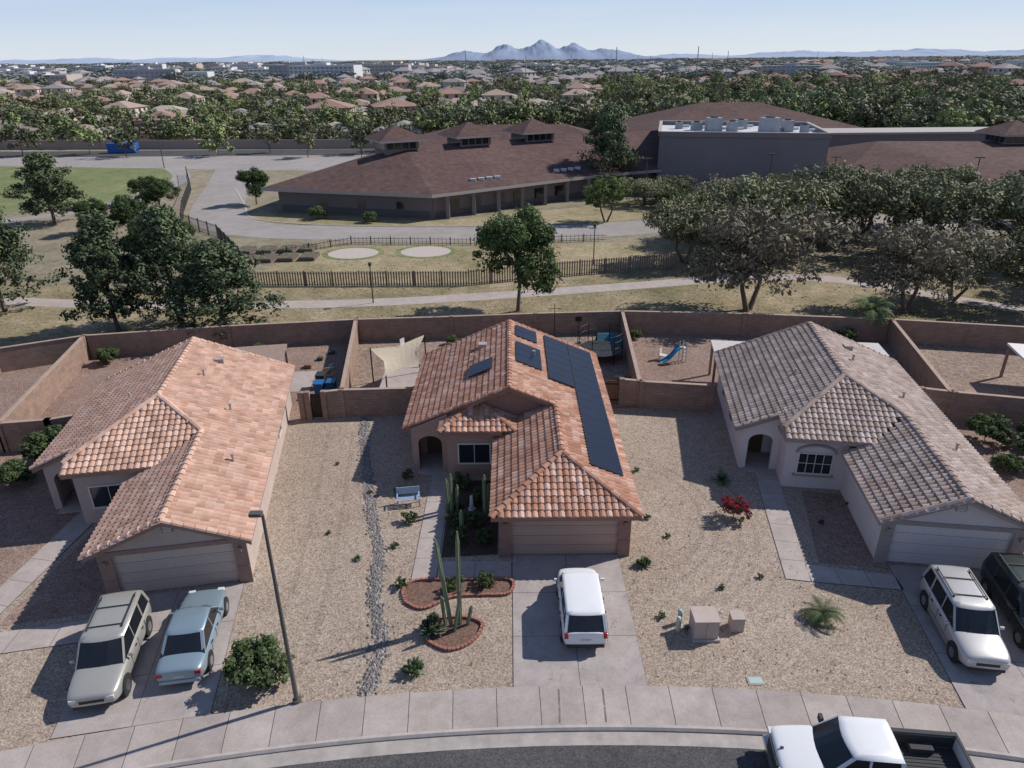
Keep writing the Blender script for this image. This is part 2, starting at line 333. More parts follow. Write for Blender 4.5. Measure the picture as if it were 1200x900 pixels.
def house(name,loc,rot,variant,tm,wallm,trimm,doorm,seed,solar=False,arched=True):
    r=random.Random(seed); root=empty(name,loc,rot)
    e=2.55;s=.42;xr=3.35;xm=-2.5;xl=-8.35;zr=e+s*xr;zm=e+s*(xr-xm);yf=-.55;yb=18.4
    g=G()
    if variant=='gable_main':
        yg=7.8; za=3.1
        polys=[[(xr,yf,e),(xr,yb,e),(xm,yb,zm),(xm,yg,zm),(0,yg,zr),(0,yf+xr,zr)],
               [(-xr,yf,e),(0,yf+xr,zr),(0,yg+.4,zr),(-xr,yg+.4,e)],
               [(-xr,yf,e),(xr,yf,e),(0,yf+xr,zr)],
               [(xl,yg,e),(xm,yg,zm),(xm,yb,zm),(xl,yb,e)],
               [(-6.25,6.4,za),(-2.15,6.4,za),(-4.2,8.45,za+s*2.05)],
               [(-6.25,6.4,za),(-4.2,8.45,za+s*2.05),(-4.2,10.3,za+s*2.05),(-6.25,10.3,za)],
               [(-2.15,6.4,za),(-4.2,8.45,za+s*2.05),(-4.2,8.6,za+s*2.05),(-2.15,8.6,za)]]
        edges=[((xm,yg,zm),(xm,yb,zm)),((0,yf+xr,zr),(0,yg,zr)),((-xr,yf,e),(0,yf+xr,zr)),((xr,yf,e),(0,yf+xr,zr)),
               ((xm,yg+.05,zm),(0,yg+.05,zr)),((xm,yg+.05,zm),(xl,yg+.05,e)),((-6.25,6.4,za),(-4.2,8.45,za+s*2.05)),((-2.15,6.4,za),(-4.2,8.45,za+s*2.05)),
               ((xm,yb-.05,zm),(xr,yb-.05,e)),((xm,yb-.05,zm),(xl,yb-.05,e))]
    else:
        ya=9.9; yj=ya+xm; fe=5.5; ze=zm-s*(ya-fe)
        xv=-(zr-ze)/s; yl=7.5; xh=-6.2; zh=zm-s*(xm-xh); yh=ya-(xm-xh)
        polys=[[(xr,yf,e),(xr,yb,e),(xm,yb,zm),(xm,ya,zm),(0,yj,zr),(0,yf,zr)],
               [(-xr,yf,e),(0,yf,zr),(0,yj,zr),(xv,fe,ze),(-xr,fe,e)],
               [(xh,fe,ze),(xv,fe,ze),(0,yj,zr),(xm,ya,zm),(xh,yh,zh)],
               [(xl,yl,e),(xh+(yl-yh),yl,zh+s*(yl-yh)),(xm,ya,zm),(xm,yb,zm),(xl,yb,e)],
               [(xh,yh,zh),(xh+(yl-yh),yl,zh+s*(yl-yh)),(xh,yl+1.0,zh)]]
        edges=[((xm,ya,zm),(xm,yb,zm)),((0,yf,zr),(0,yj,zr)),((xm,ya,zm),(0,yj,zr)),((xm,ya,zm),(xh,yh,zh)),((0,yf+.05,zr),(-xr,yf+.05,e)),((0,yf+.05,zr),(xr,yf+.05,e)),
               ((xm,yb-.05,zm),(xr,yb-.05,e)),((xm,yb-.05,zm),(xl,yb-.05,e)),((xl,yl+.05,e),(xh,yl+.05,e+s*(xh-xl)))]
    for p in polys: tile_poly(g,p,r)
    for a,b in edges: ridge_cap(g,a,b,r)
    g.make('tile_roof',tm,root)
    g=G()
    for (x,y) in ((-1.0,13.5),(.9,10.2),(1.8,5.2)):
        if solar and x>0: continue
        z=zm-s*abs(x-xm); g.cyl((x,y,z-.1),(x,y,z+.4),.06,.06,8,0); g.cyl((x,y,z+.4),(x,y,z+.46),.1,.1,8,0)
    x,y=(-.6,16) if not solar else (-4.2,15.5); z=zm-s*abs(x-xm); g.box(x-.25,x+.25,y-.25,y+.25,z-.1,z+.28,0)
    x,y=-4.6,11.8 if not solar else 13.8; z=zm-s*abs(x-xm); g.cyl((x,y,z-.1),(x,y,z+.35),.07,.07,8,0)
    g.make('roof_vents',[mat('vent_metal',(.35,.3,.28),.6,var=.2)],root)
    g=G(); zt=e+s*.45-.08
    T=.2; gw=2.5;gh=2.15
    top=[(-2.9,zt),(2.9,zt)] if variant=='gable_main' else [(-2.9,zt),(0,zr-.1),(2.9,zt)]
    g.box(-2.9,-gw,0,T,0,gh); g.box(gw,2.9,0,T,0,gh)
    g.ext([(-2.9,0,gh),(2.9,0,gh)]+[(a,0,b) for a,b in top[::-1]],(0,T,0))
    g.box(2.7,2.9,T,17.8,0,zt)
    g.box(-2.9,-2.7,T,8.4,0,zt)
    g.ext([(-7.9,17.8,0),(2.9,17.8,0),(2.9,17.8,zt),(xm,17.8,zm-.1),(-7.9,17.8,zt)],(0,.2,0))
    g.box(-7.9,-7.7,7.9,17.8,0,zt)
    if variant=='gable_main':
        g.ext([(-5.9,8.2,0),(-2.9,8.2,0),(0.2,8.2,3.0),(0.2,8.2,zr-.15),(xm,8.2,zm-.1),(-7.7,8.2,zt),(-7.7,8.2,2.45),(-5.9,8.2,2.45)],(0,.2,0),1)
        py=6.9; pz=3.1+.42*.4-.05
    else:
        g.ext([(-7.7,8.0,2.45),(-5.9,8.0,2.45),(-5.9,8.0,3.3),(-7.7,8.0,zt)],(0,.2,0)); py=6.0; pz=ze+.42*.5-.08
    g.box(-5.9,-2.9,py,py+.2,0,pz); g.box(-5.9,-5.7,py+.2,9.5,0,pz)
    n=8; ex0,ex1=-7.55,-6.25; mid=(ex0+ex1)/2; rad=(ex1-ex0)/2
    ey=7.9
    for (a,b) in ((-7.9,ex0),(ex1,-5.9)): g.box(a,b,ey-.25,ey-.003,0,2.45)
    for i in range(n):
        t0=math.pi*(1-i/n);t1=math.pi*(1-(i+1)/n)
        x0,z0=mid+rad*math.cos(t0),1.75+.45*math.sin(t0); x1,z1=mid+rad*math.cos(t1),1.75+.45*math.sin(t1)
        g.ext([(x0,ey-.25,z0),(x1,ey-.25,z1),(x1,ey-.25,2.45),(x0,ey-.25,2.45)],(0,.25,0))
    g.ext([(-7.9,ey-.25,2.452),(-5.9,ey-.25,2.452),(-5.9,ey-.25,e+s*2.3),(-7.9,ey-.25,zt)],(0,.247,0))
    g.box(-7.7,-5.9,9.5,9.7,0,2.6)
    g.make('walls',[wallm,trimm],root)
    g=G(); g.box(-7.65,-5.95,7.2,9.45,0,.06); g.make('porch_slab',[M_conc],root)
    g=G(); g.box(-7.3,-6.4,9.44,9.498,.07,2.1); g.make('front_door',[M_door],root)
    g=G()
    for i in range(4):
        g.box(-gw,gw,.13,.158,.02+i*gh/4,.02+(i+1)*gh/4-.02,0)
        for k in range(8):
            g.box(-gw+.12+k*.61,-gw+.12+k*.61+.48,.118,.129,.02+i*gh/4+.1,(i+1)*gh/4-.1,0)
    g.box(-gw+.01,gw-.01,.16,.19,0,gh-.01,1)
    g.make('garage_door',[doorm,M_joint],root)
    g=G()
    for x0,x1 in ((-3.0,-2.45),(2.45,3.0)):
        g.box(x0,x1,-.06,-.003,0,.9); g.box(x0,x1,-.04,-.003,.902,gh+.0)
    g.box(-3.0,3.0,-.05,-.003,gh+.002,gh+.22)
    if variant!='gable_main': g.box(-.22,.22,-.05,-.003,3.05,3.5)
    for x_ in (-2.72,2.72):
        g.box(x_-.06,x_+.06,-.18,-.062,1.75,1.95)
    g.make('garage_trim',[trimm],root)
    if variant!='gable_main':
        g=G()
        for k in range(5): g.box(-.17,.17,-.065,-.052,3.09+k*.075,3.13+k*.075)
        g.make('attic_vent',[M_frame],root)
    g=G()
    def fas(a,b,t=.05,h=.2):
        a=Vector(a);b=Vector(b); g.ext([a+Vector((0,0,-.03)),b+Vector((0,0,-.03)),b+Vector((0,0,-.03-h)),a+Vector((0,0,-.03-h))],(Vector((0,0,1)).cross(b-a)).normalized()*t)
    fas((xr-.02,yf,e),(xr-.02,yb,e)); fas((xl+.02,yb,e),(xl+.02,7.8,e))
    if variant=='gable_main':
        fas((-xr,yf+.02,e),(xr,yf+.02,e)); fas((-xr+.02,6.9,e),(-xr+.02,yf,e)); fas((-6.25,6.42,3.1),(-2.9,6.42,3.1)); fas((-6.23,8.2,3.1),(-6.23,6.4,3.1))
        fas((xl,7.82,e),(-6.2,7.82,e+s*2.15)); fas((-6.2,7.82,e+s*2.15),(xm,7.82,zm)); fas((xm,7.82,zm),(0,7.82,zr))
    else:
        fas((-xr,yf+.02,e),(0,yf+.02,zr)); fas((0,yf+.02,zr),(xr,yf+.02,e)); fas((-xr+.02,fe,e),(-xr+.02,yf,e)); fas((xh,fe+.02,ze),(xv,fe+.02,ze)); fas((xh+.02,7.4,zh-.5),(xh+.02,fe,ze)); fas((xl,yl+.02,e),(xh,yl+.02,e+s*(xh-xl)))
    g.make('fascia',[trimm],root)
    def window(x0,x1,z0,z1,y,nx=2,nz=2,nm='window',arch=False):
        g=G(); g.box(x0,x1,y-.03,y-.004,z0,z1,1)
        for (a,b,c,d) in ((x0-.07,x0,z0-.07,z1+.07),(x1,x1+.07,z0-.07,z1+.07),(x0,x1,z0-.07,z0),(x0,x1,z1,z1+.07)): g.box(a,b,y-.08,y-.004,c,d,0)
        for i in range(1,nx): x=x0+(x1-x0)*i/nx; g.box(x-.015,x+.015,y-.055,y-.031,z0,z1,0)
        for i in range(1,nz): z=z0+(z1-z0)*i/nz; g.box(x0,x1,y-.05,y-.032,z-.015,z+.015,0)
        if arch:
            k=8
            for i in range(k):
                t0=math.pi*(1-i/k);t1=math.pi*(1-(i+1)/k); mx=(x0+x1)/2; rr=(x1-x0)/2+.1
                def pt(t,q): return (mx+(rr+q)*math.cos(t),y-.09,z1+.08+(.38+q)*math.sin(t))
                g.ext([pt(t0,0),pt(t1,0),pt(t1,.12),pt(t0,.12)],(0,.085,0),2)
            g.box(x0-.2,x1+.2,y-.11,y-.004,z0-.2,z0-.072,2)
        g.make(nm,[M_frame,M_glass,trimm],root)
    window(-5.25,-3.6,.95,2.1,py,4 if arched else 2,2 if arched else 1,arch=arched)
    def swin(y0,y1,x,sgn):
        g=G(); g.box(min(x+sgn*.004,x+sgn*.03),max(x+sgn*.004,x+sgn*.03),y0,y1,1.0,2.0,1)
        for a,b,c,d in ((y0-.06,y1+.06,.94,1.0),(y0-.06,y1+.06,2.0,2.06),(y0-.06,y0,1,2),(y1,y1+.06,1,2)): g.box(min(x+sgn*.004,x+sgn*.07),max(x+sgn*.004,x+sgn*.07),a,b,c,d,0)
        g.make('side_window',[M_frame,M_glass],root)
    swin(11,12.2,-7.9,-1); swin(14.5,15.5,-7.9,-1); swin(11.6,12.6,2.9,1)
    if solar:
        MP=mat('solar_cell',(.010,.015,.034),.32,spec=.28); MF=mat('solar_frame',(.012,.012,.014),.5)
        g=G()
        def pan(x0,x1,y0,y1):
            z=lambda x: zm-s*abs(x-xm)+.17
            def q(a,b,c,d,h,m):
                vs=[(a,c,z(a)+h),(b,c,z(b)+h),(b,d,z(b)+h),(a,d,z(a)+h)]; lo=[(v[0],v[1],v[2]-.04) for v in vs]
                g.add(vs+lo,[(0,1,2,3),(4,5,1,0),(5,6,2,1),(6,7,3,2),(7,4,0,3)],m)
            q(x0,x1,y0,y1,0,1); q(x0+.03,x1-.03,y0+.03,y1-.03,.006,0)
        def arr(x0,x1,y0,y1,nx,ny):
            dx=(x1-x0)/nx;dy=(y1-y0)/ny
            for i in range(nx):
                for j in range(ny): pan(x0+i*dx,x0+(i+1)*dx-.02,y0+j*dy,y0+(j+1)*dy-.02)
        arr(1.35,2.95,2.3,17.9,1,15); arr(-.2,1.33,10.9,17.9,1,7); arr(-2.1,-.55,11.6,14.8,1,3); arr(-2.1,-.7,15.8,17.8,1,2)
        z=lambda x: zm-s*abs(x-xm)+.15
        q=[(-4.9,11.0),(-3.5,11.0),(-3.5,12.6),(-4.9,12.6)]
        g.add([(a,b,z(a)+.1) for a,b in q]+[(a,b,z(a)+.04) for a,b in q],[(0,1,2,3),(4,5,1,0),(5,6,2,1),(6,7,3,2),(7,4,0,3)],0)
        g.make('solar_panels',[MP,MF],root)
    return root
T1=tmats('left',[(.50,.315,.24),(.455,.28,.208),(.54,.365,.29),(.40,.235,.17)])
T2=tmats('mid',[(.40,.215,.148),(.455,.27,.205),(.34,.17,.115),(.50,.335,.27)])
T3=tmats('right',[(.355,.275,.235),(.40,.312,.275),(.305,.225,.188),(.44,.365,.332)])
W1=mat('stucco_pinkbeige',(.44,.35,.31),.9,var=.08,scale=1,bump=.15,bscale=60)
W2=mat('stucco_brown',(.36,.24,.195),.9,var=.08,scale=1,bump=.15,bscale=60)
W3=mat('stucco_white',(.58,.52,.51),.9,var=.06,scale=1,bump=.15,bscale=60)
TR1=mat('trim_brown',(.27,.18,.145),.85,var=.1); TR2=mat('trim_redbrown',(.26,.145,.115),.85,var=.1); TR3=mat('trim_taupe',(.30,.25,.235),.85,var=.1)
D1=mat('garage_beige',(.50,.41,.36),.6); D2=mat('garage_tan',(.42,.28,.225),.6); D3=mat('garage_white',(.62,.56,.55),.6)
house('stucco_house',(-14.5,24.6,0),math.radians(10),'hip',T1,W1,TR1,D1,1,arched=False)
house('stucco_house',(2.35,26.65,0),0,'gable_main',T2,W2,TR2,D2,2,solar=True,arched=False)
house('stucco_house',(19.35,25.6,0),math.radians(-8.5),'hip',T3,W3,TR3,D3,3)
house('stucco_house',(-31.5,19.0,0),math.radians(23),'gable_main',T3,W1,TR1,D1,4)
house('stucco_house',(36.6,19.4,0),math.radians(-21),'hip',T1,W2,TR2,D2,5)
# ------------------------------------------------------------------ foliage
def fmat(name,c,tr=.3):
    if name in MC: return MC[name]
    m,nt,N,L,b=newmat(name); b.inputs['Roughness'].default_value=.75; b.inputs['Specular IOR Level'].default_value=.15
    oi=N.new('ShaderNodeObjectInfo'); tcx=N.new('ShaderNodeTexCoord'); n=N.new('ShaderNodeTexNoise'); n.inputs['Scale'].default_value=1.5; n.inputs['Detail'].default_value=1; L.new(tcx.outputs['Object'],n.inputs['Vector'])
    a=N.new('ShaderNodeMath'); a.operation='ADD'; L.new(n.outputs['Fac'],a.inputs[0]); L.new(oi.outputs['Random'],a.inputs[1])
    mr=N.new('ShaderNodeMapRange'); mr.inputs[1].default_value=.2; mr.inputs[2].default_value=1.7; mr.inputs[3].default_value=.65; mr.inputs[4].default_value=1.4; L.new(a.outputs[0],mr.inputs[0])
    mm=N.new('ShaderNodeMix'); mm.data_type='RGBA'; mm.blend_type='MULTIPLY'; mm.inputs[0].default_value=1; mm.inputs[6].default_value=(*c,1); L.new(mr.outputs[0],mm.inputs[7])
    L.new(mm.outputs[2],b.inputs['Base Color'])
    if tr>0:
        t=N.new('ShaderNodeBsdfTranslucent'); L.new(mm.outputs[2],t.inputs[0]); ms=N.new('ShaderNodeMixShader'); ms.inputs[0].default_value=tr
        out=N['Material Output']; L.new(b.outputs[0],ms.inputs[1]); L.new(t.outputs[0],ms.inputs[2]); L.new(ms.outputs[0],out.inputs[0])
    MC[name]=m; return m
M_bark=mat('bark',(.13,.10,.08),.95,var=.4,scale=5)
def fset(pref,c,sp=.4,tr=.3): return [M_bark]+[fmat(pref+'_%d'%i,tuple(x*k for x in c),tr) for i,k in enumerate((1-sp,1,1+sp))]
F_pine=fset('pine_needles',(.085,.112,.058),.38,0); F_ficus=fset('ficus_leaves',(.072,.105,.042),.38,.2); F_mesq=fset('mesquite_leaves',(.195,.20,.112),.34,0)
F_bare=fset('mesquite_dry',(.235,.205,.145),.3,0); F_palo=fset('paloverde_leaves',(.16,.22,.075),.4,.2); F_far=fset('far_leaves',(.14,.158,.088),.34,0); F_far2=fset('far_leaves_olive',(.205,.20,.118),.34,0); F_far3=fset('far_leaves_bright',(.20,.235,.10),.34,0); F_hz=fset('hazy_leaves',(.215,.235,.215),.25,0)  # far sets paler, hazy set greyer: aerial haze painted into leaf colour
F_bush=fset('shrub_leaves',(.095,.13,.055))
def tree_mesh(name,mats,H,W,crown0,nclump,nleaf,leaf,seed,shape='round',crad=.16,limbs=8,trunk=.16,multi=1,elong=1.0):
    r=np.random.default_rng(seed); cs=[]
    hc=(H-crown0); nl=8; lobes=[]
    for i in range(nl):
        a=2*math.pi*(i/nl)+r.uniform(-.4,.4); rr=W*.5*r.uniform(.35,.66); lobes.append((rr*math.cos(a),rr*math.sin(a),crown0+hc*r.uniform(.25,.74),W*.5*r.uniform(.34,.6)))
    lobes.append((r.uniform(-.1,.1)*W,r.uniform(-.1,.1)*W,crown0+hc*.72,W*.3))
    while len(cs)<nclump:
        if shape=='cone':
            t=r.uniform(0,1)**.85; rad=W*.5*min(1,(1-t)*1.5+.05)**.8*(.82+.2*math.sin(t*23+seed))+.2
            a=r.uniform(0,2*math.pi); q=math.sqrt(r.uniform(.15,1)); rad*= (1+.25*math.sin(3*a+t*9+seed))
            cs.append((rad*q*math.cos(a),rad*q*math.sin(a),crown0+hc*t*.97))
        else:
            l=lobes[r.integers(len(lobes))]; d=r.normal(size=3); d/=np.linalg.norm(d); q=r.uniform(.45,1)**.5
            z=l[2]+d[2]*l[3]*q*(.8 if shape=='round' else .6)*(hc/W if hc<W else 1)**.5
            if z<crown0*.8: continue
            cs.append((l[0]+d[0]*l[3]*q,l[1]+d[1]*l[3]*q,min(z,H)))
    cs=np.array(cs); nC=len(cs)
    crr=r.uniform(.6,1.25,nC)*crad*W
    ctr=np.repeat(cs,nleaf,0); cr=np.repeat(crr,nleaf)
    d=r.normal(size=(nC*nleaf,3)); d/=np.linalg.norm(d,axis=1)[:,None]; q=r.uniform(.1,1,nC*nleaf)**.5
    pos=ctr+d*(cr*q)[:,None]*np.array([1,1,.7])
    nrm=d+r.normal(size=pos.shape)*.5+np.array([0,0,.45]); nrm/=np.linalg.norm(nrm,axis=1)[:,None]
    a=np.cross(nrm,r.normal(size=pos.shape)); a/=(np.linalg.norm(a,axis=1)[:,None]+1e-6); b=np.cross(nrm,a)
    s=leaf*r.uniform(.5,1.2,len(pos))[:,None]
    a=a*s*elong; b=b*s*.55
    k=len(pos); V=np.empty((k*4,3)); V[0::4]=pos-a; V[1::4]=pos-b; V[2::4]=pos+a; V[3::4]=pos+b
    F=np.arange(k*4).reshape(-1,4)
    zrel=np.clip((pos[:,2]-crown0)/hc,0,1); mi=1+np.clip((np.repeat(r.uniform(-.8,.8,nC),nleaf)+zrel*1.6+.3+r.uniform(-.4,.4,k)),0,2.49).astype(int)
    g=G(); tops=[]
    for m_ in range(multi):
        a0=2*math.pi*m_/multi; base=Vector((.12*math.cos(a0)*(multi>1),.12*math.sin(a0)*(multi>1),0)); lean=(.10*W if multi>1 else .02*W)
        mid=Vector((base.x+lean*math.cos(a0),base.y+lean*math.sin(a0),crown0*.95)); top=Vector((mid.x*1.3+r.uniform(-.2,.2),mid.y*1.3+r.uniform(-.2,.2),crown0+hc*(.85 if shape=='cone' else .5)))
        g.cyl(base-Vector((0,0,.1)),mid,trunk,trunk*.72,8,0,False); g.cyl(mid,top,trunk*.72,trunk*.2,7,0,False); tops.append((mid,top))
    for i in range(limbs):
        c=Vector(cs[r.integers(nC)]); mid,top=tops[i%len(tops)]; s0=mid.lerp(top,r.uniform(0,.6)); m1=s0.lerp(c,.5)+Vector((0,0,.06*W))
        g.cyl(s0,m1,trunk*.42,trunk*.26,5,0,False); g.cyl(m1,c,trunk*.26,trunk*.08,5,0,False)
    nv=len(g.v); V=np.vstack([np.array(g.v),V]); F2=[tuple(f) for f in g.f]+[tuple(x) for x in (F+nv).tolist()]
    me=bpy.data.meshes.new(name); me.from_pydata(V.tolist(),[],F2)
    for m_ in mats: me.materials.append(m_)
    me.polygons.foreach_set('material_index',np.concatenate([np.zeros(len(g.f),int),mi]).astype(np.int32)); me.update()
    return me
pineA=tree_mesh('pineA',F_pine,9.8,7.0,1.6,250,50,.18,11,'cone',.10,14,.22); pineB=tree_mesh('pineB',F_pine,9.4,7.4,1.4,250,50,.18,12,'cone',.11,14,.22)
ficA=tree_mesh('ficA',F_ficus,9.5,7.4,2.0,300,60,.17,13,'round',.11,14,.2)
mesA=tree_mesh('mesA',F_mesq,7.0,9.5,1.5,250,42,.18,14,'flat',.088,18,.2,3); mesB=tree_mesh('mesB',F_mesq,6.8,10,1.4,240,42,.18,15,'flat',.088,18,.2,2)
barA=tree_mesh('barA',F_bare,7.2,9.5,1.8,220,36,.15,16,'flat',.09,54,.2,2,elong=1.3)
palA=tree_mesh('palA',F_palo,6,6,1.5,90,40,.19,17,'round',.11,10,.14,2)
def tree(name,me,x,y,s=1,sz=None,rz=None):
    return obj(name,me,None,(x,y,0),(0,0,random.uniform(0,6.28) if rz is None else rz),(s,s,sz or s))
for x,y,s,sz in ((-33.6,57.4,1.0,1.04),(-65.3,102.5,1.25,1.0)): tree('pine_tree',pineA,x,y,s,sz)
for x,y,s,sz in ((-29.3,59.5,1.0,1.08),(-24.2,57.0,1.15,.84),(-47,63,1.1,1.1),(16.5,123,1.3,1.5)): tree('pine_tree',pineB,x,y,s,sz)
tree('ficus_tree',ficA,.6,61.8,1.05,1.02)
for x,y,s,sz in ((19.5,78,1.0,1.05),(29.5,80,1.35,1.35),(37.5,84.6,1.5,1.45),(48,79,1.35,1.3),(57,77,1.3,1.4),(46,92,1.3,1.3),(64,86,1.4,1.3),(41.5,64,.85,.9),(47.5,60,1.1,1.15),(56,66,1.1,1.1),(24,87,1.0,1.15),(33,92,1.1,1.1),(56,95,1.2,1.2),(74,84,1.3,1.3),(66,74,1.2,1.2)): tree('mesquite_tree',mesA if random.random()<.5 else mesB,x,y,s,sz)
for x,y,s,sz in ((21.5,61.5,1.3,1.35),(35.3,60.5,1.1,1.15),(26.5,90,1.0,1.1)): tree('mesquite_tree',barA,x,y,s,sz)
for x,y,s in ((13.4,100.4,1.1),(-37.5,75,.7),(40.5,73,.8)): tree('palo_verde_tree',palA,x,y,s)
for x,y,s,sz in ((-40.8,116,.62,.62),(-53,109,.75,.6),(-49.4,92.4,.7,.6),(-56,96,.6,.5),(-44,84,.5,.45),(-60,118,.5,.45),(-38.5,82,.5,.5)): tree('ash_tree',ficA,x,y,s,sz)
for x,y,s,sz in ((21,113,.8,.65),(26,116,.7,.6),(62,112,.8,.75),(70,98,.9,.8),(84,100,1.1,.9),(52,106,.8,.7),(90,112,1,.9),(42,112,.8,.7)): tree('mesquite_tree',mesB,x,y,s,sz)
# leaf litter beneath the park trees
g=G()
for (x0,y0,r0,n_) in ((21.5,61.5,6,900),(35.3,60.5,5,600),(.6,61.8,3.5,450),(-33.6,57.4,3.5,400),(-29,59.5,3.5,400),(-24.2,57.2,3.5,400),(19.5,78,5,400),(29.5,80,6,500),(47,60,5,400)):
    for i in range(n_):
        a=random.uniform(0,6.28); q=abs(random.gauss(0,.5))*r0; x=x0+q*math.cos(a); y=y0+q*math.sin(a)
        if y<55.6-abs(x)*.06+1.0: continue
        l=random.uniform(.05,.13); b=random.uniform(0,6.28); z=.02+random.uniform(0,.02)
        g.add([(x+l*math.cos(b),y+l*math.sin(b),z),(x-l*.4*math.sin(b),y+l*.4*math.cos(b),z+.01),(x-l*math.cos(b),y-l*math.sin(b),z)],[(0,1,2)],random.choice((0,1)))
g.make('leaf_litter',[mat('litter_brown',(.13,.09,.055),.9),mat('litter_tan',(.24,.18,.11),.9)])
bushM=tree_mesh('bushM',F_bush,1.5,2.2,.15,80,60,.10,21,'round',.13,8,.03)
bushS=tree_mesh('bushS',F_bush,.7,1.1,.08,30,50,.06,22,'round',.14,6,.02)
F_boug=[M_bark,fmat('bougainvillea_leaf',(.06,.09,.04)),fmat('bougainvillea_red',(.30,.035,.055)),fmat('bougainvillea_red2',(.38,.05,.08))]
boug=tree_mesh('boug',F_boug,1.3,1.6,.1,60,50,.06,23,'round',.13,6,.03)
tree('shrub',bushM,-9.6,19.5,1.05); tree('bougainvillea_bush',boug,10.95,29.4,1.0)
for x,y,s in ((-3.35,22.0,.9),(-2.6,24.4,.9),(-1.2,24.6,.9),(-3.8,19.8,.75),(5.9,25.9,.6),(6.7,29.5,.35),(7.4,28.0,.3),(10.9,25.0,.3),(6.9,34,.35),(-5.2,29.4,.8),(-5.8,33.5,.7),(-3.0,30.6,.9),(-1.3,31.6,1.2),(-2.0,29.2,1.0),(-1.4,27.8,.9),(-2.8,32.6,1.1),(-2.6,27.8,1.0),(-1.9,31.0,1.0),(-2.9,29.2,.9),(-4.9,24.6,.6),(6.1,22.6,.35),(9.0,24.3,.3),(-5.6,27.4,.4),(-6.0,31.9,.6),(-7.6,32.0,.3),(17.2,30.5,.35),(15.2,29,.3),(-9.0,28.5,.25),(-10.0,35,.25)): tree('small_shrub',bushS,x,y,s)
for x,y,s in ((28.1,37.0,1.1),(29.4,34.4,1.2),(27.3,33.6,.7),(-26.6,35.5,1.3),(-27.2,33,.9),(30.8,36.6,1.0),(26.9,53.4,.8),(24,110,2),(28,110.5,1.6),(-28,104,1.2),(-20,101.5,1.0)): tree('shrub',bushM,x,y,s)
M_ag=fmat('agave_leaf',(.15,.19,.12),.1)
def agave(name,x,y,r,n=26,h=.7,seed=0):
    rr=random.Random(seed); g=G()
    for i in range(n):
        a=rr.uniform(0,6.28); el=rr.uniform(.15,1.35); Ln=r*rr.uniform(.8,1.1); d=Vector((math.cos(a)*math.cos(el),math.sin(a)*math.cos(el),math.sin(el)*h/.7)); s=Vector((-math.sin(a),math.cos(a),0))*.05*r/.5
        b=Vector((0,0,.05)); m=b+d*Ln*.5; t=b+d*Ln-Vector((0,0,.06))
        g.add([b-s,b+s,m+s,m-s,t],[(0,1,2,3),(3,2,4)],0)
    g.make(name,[M_ag],loc=(x,y,0))
for i,(x,y,r) in enumerate(((11.3,32.9,.8),(-3.8,19.9,.6),(5.9,25.9,.5),(-3.3,21.9,.75),(7.0,21.9,.25),(-7.2,26.5,.3))): agave('agave_plant',x,y,r,44,seed=i)
M_frond=fmat('palm_frond',(.10,.14,.06),.2)
def palm(name,x,y,th,fl,n,seed=0,tr=.13):
    rr=random.Random(seed); g=G(); g.cyl((0,0,0),(0,0,th),tr,tr*.8,9,1); c=Vector((0,0,th))
    for i in range(n):
        a=6.28*i/n+rr.uniform(-.2,.2); el=rr.uniform(-.1,1.1); prev=c; d=Vector((math.cos(a)*math.cos(el),math.sin(a)*math.cos(el),math.sin(el))); s=Vector((-math.sin(a),math.cos(a),0))
        for k in range(8):
            nd=(d+Vector((0,0,-.16*k))).normalized(); nx=prev+nd*fl/8; wl=fl*.22*math.sin(math.pi*(k+1.2)/9.5)
            for sg in (-1,1):
                for kk in (0,.5):
                    b=prev.lerp(nx,kk); g.add([b,b+nd*fl*.05,b+s*sg*wl+nd*fl*.09-Vector((0,0,.04))],[(0,1,2)],0)
            prev=nx
    g.make(name,[M_frond,M_bark],loc=(x,y,0))
palm('palm_tree',12.55,22.4,.35,.95,26,1,.14); palm('palm_tree',29.2,54.9,2.2,2.1,44,2,.2)
M_cac=mat('cactus_skin',(.15,.185,.11),.7,var=.2,scale=6)
def cactus(x,y,cols):
    g=G()
    for (dx,dy,h,r,lx,ly) in cols:
        segs=8; n=14
        for k in range(segs):
            a=Vector((dx+lx*k/segs,dy+ly*k/segs,h*k/segs)); b=Vector((dx+lx*(k+1)/segs,dy+ly*(k+1)/segs,h*(k+1)/segs)); vs=[]
            for c,e in ((a,k),(b,k+1)):
                R_=r*(1 if e<segs else .35)*(.85+.15*min(1,e))
                for i in range(n): q=R_*(1 if i%2 else .78); vs.append((c.x+q*math.cos(6.283*i/n),c.y+q*math.sin(6.283*i/n),c.z))
            g.add(vs,[(i,(i+1)%n,n+(i+1)%n,n+i) for i in range(n)]+([tuple(range(n,2*n))] if k==segs-1 else []),0)
    g.make('cactus',[M_cac],loc=(x,y,0))
cactus(-2.55,22.2,[(0,0,4.3,.09,-.45,.1),(.35,.15,4.6,.09,.05,0),(.15,-.25,2.2,.08,.35,-.1),(-.25,.1,1.5,.08,-.1,0),(.65,.1,1.0,.08,.2,0)])
cactus(-3.1,30.2,[(0,0,2.3,.10,0,0),(.25,.1,1.6,.09,.05,0),(-.2,.2,1.9,.09,-.05,0)]); cactus(-1.4,29.6,[(0,0,2.6,.10,0,0),(.2,.2,2.0,.09,0,0)]); cactus(-2.5,28.5,[(0,0,1.3,.11,0,0)])
M_brick=mat('red_brick_edging',(.28,.12,.09),.85,var=.3,scale=9); M_mulch=mat('red_mulch',(.15,.085,.062),.95,var=.5,scale=7)
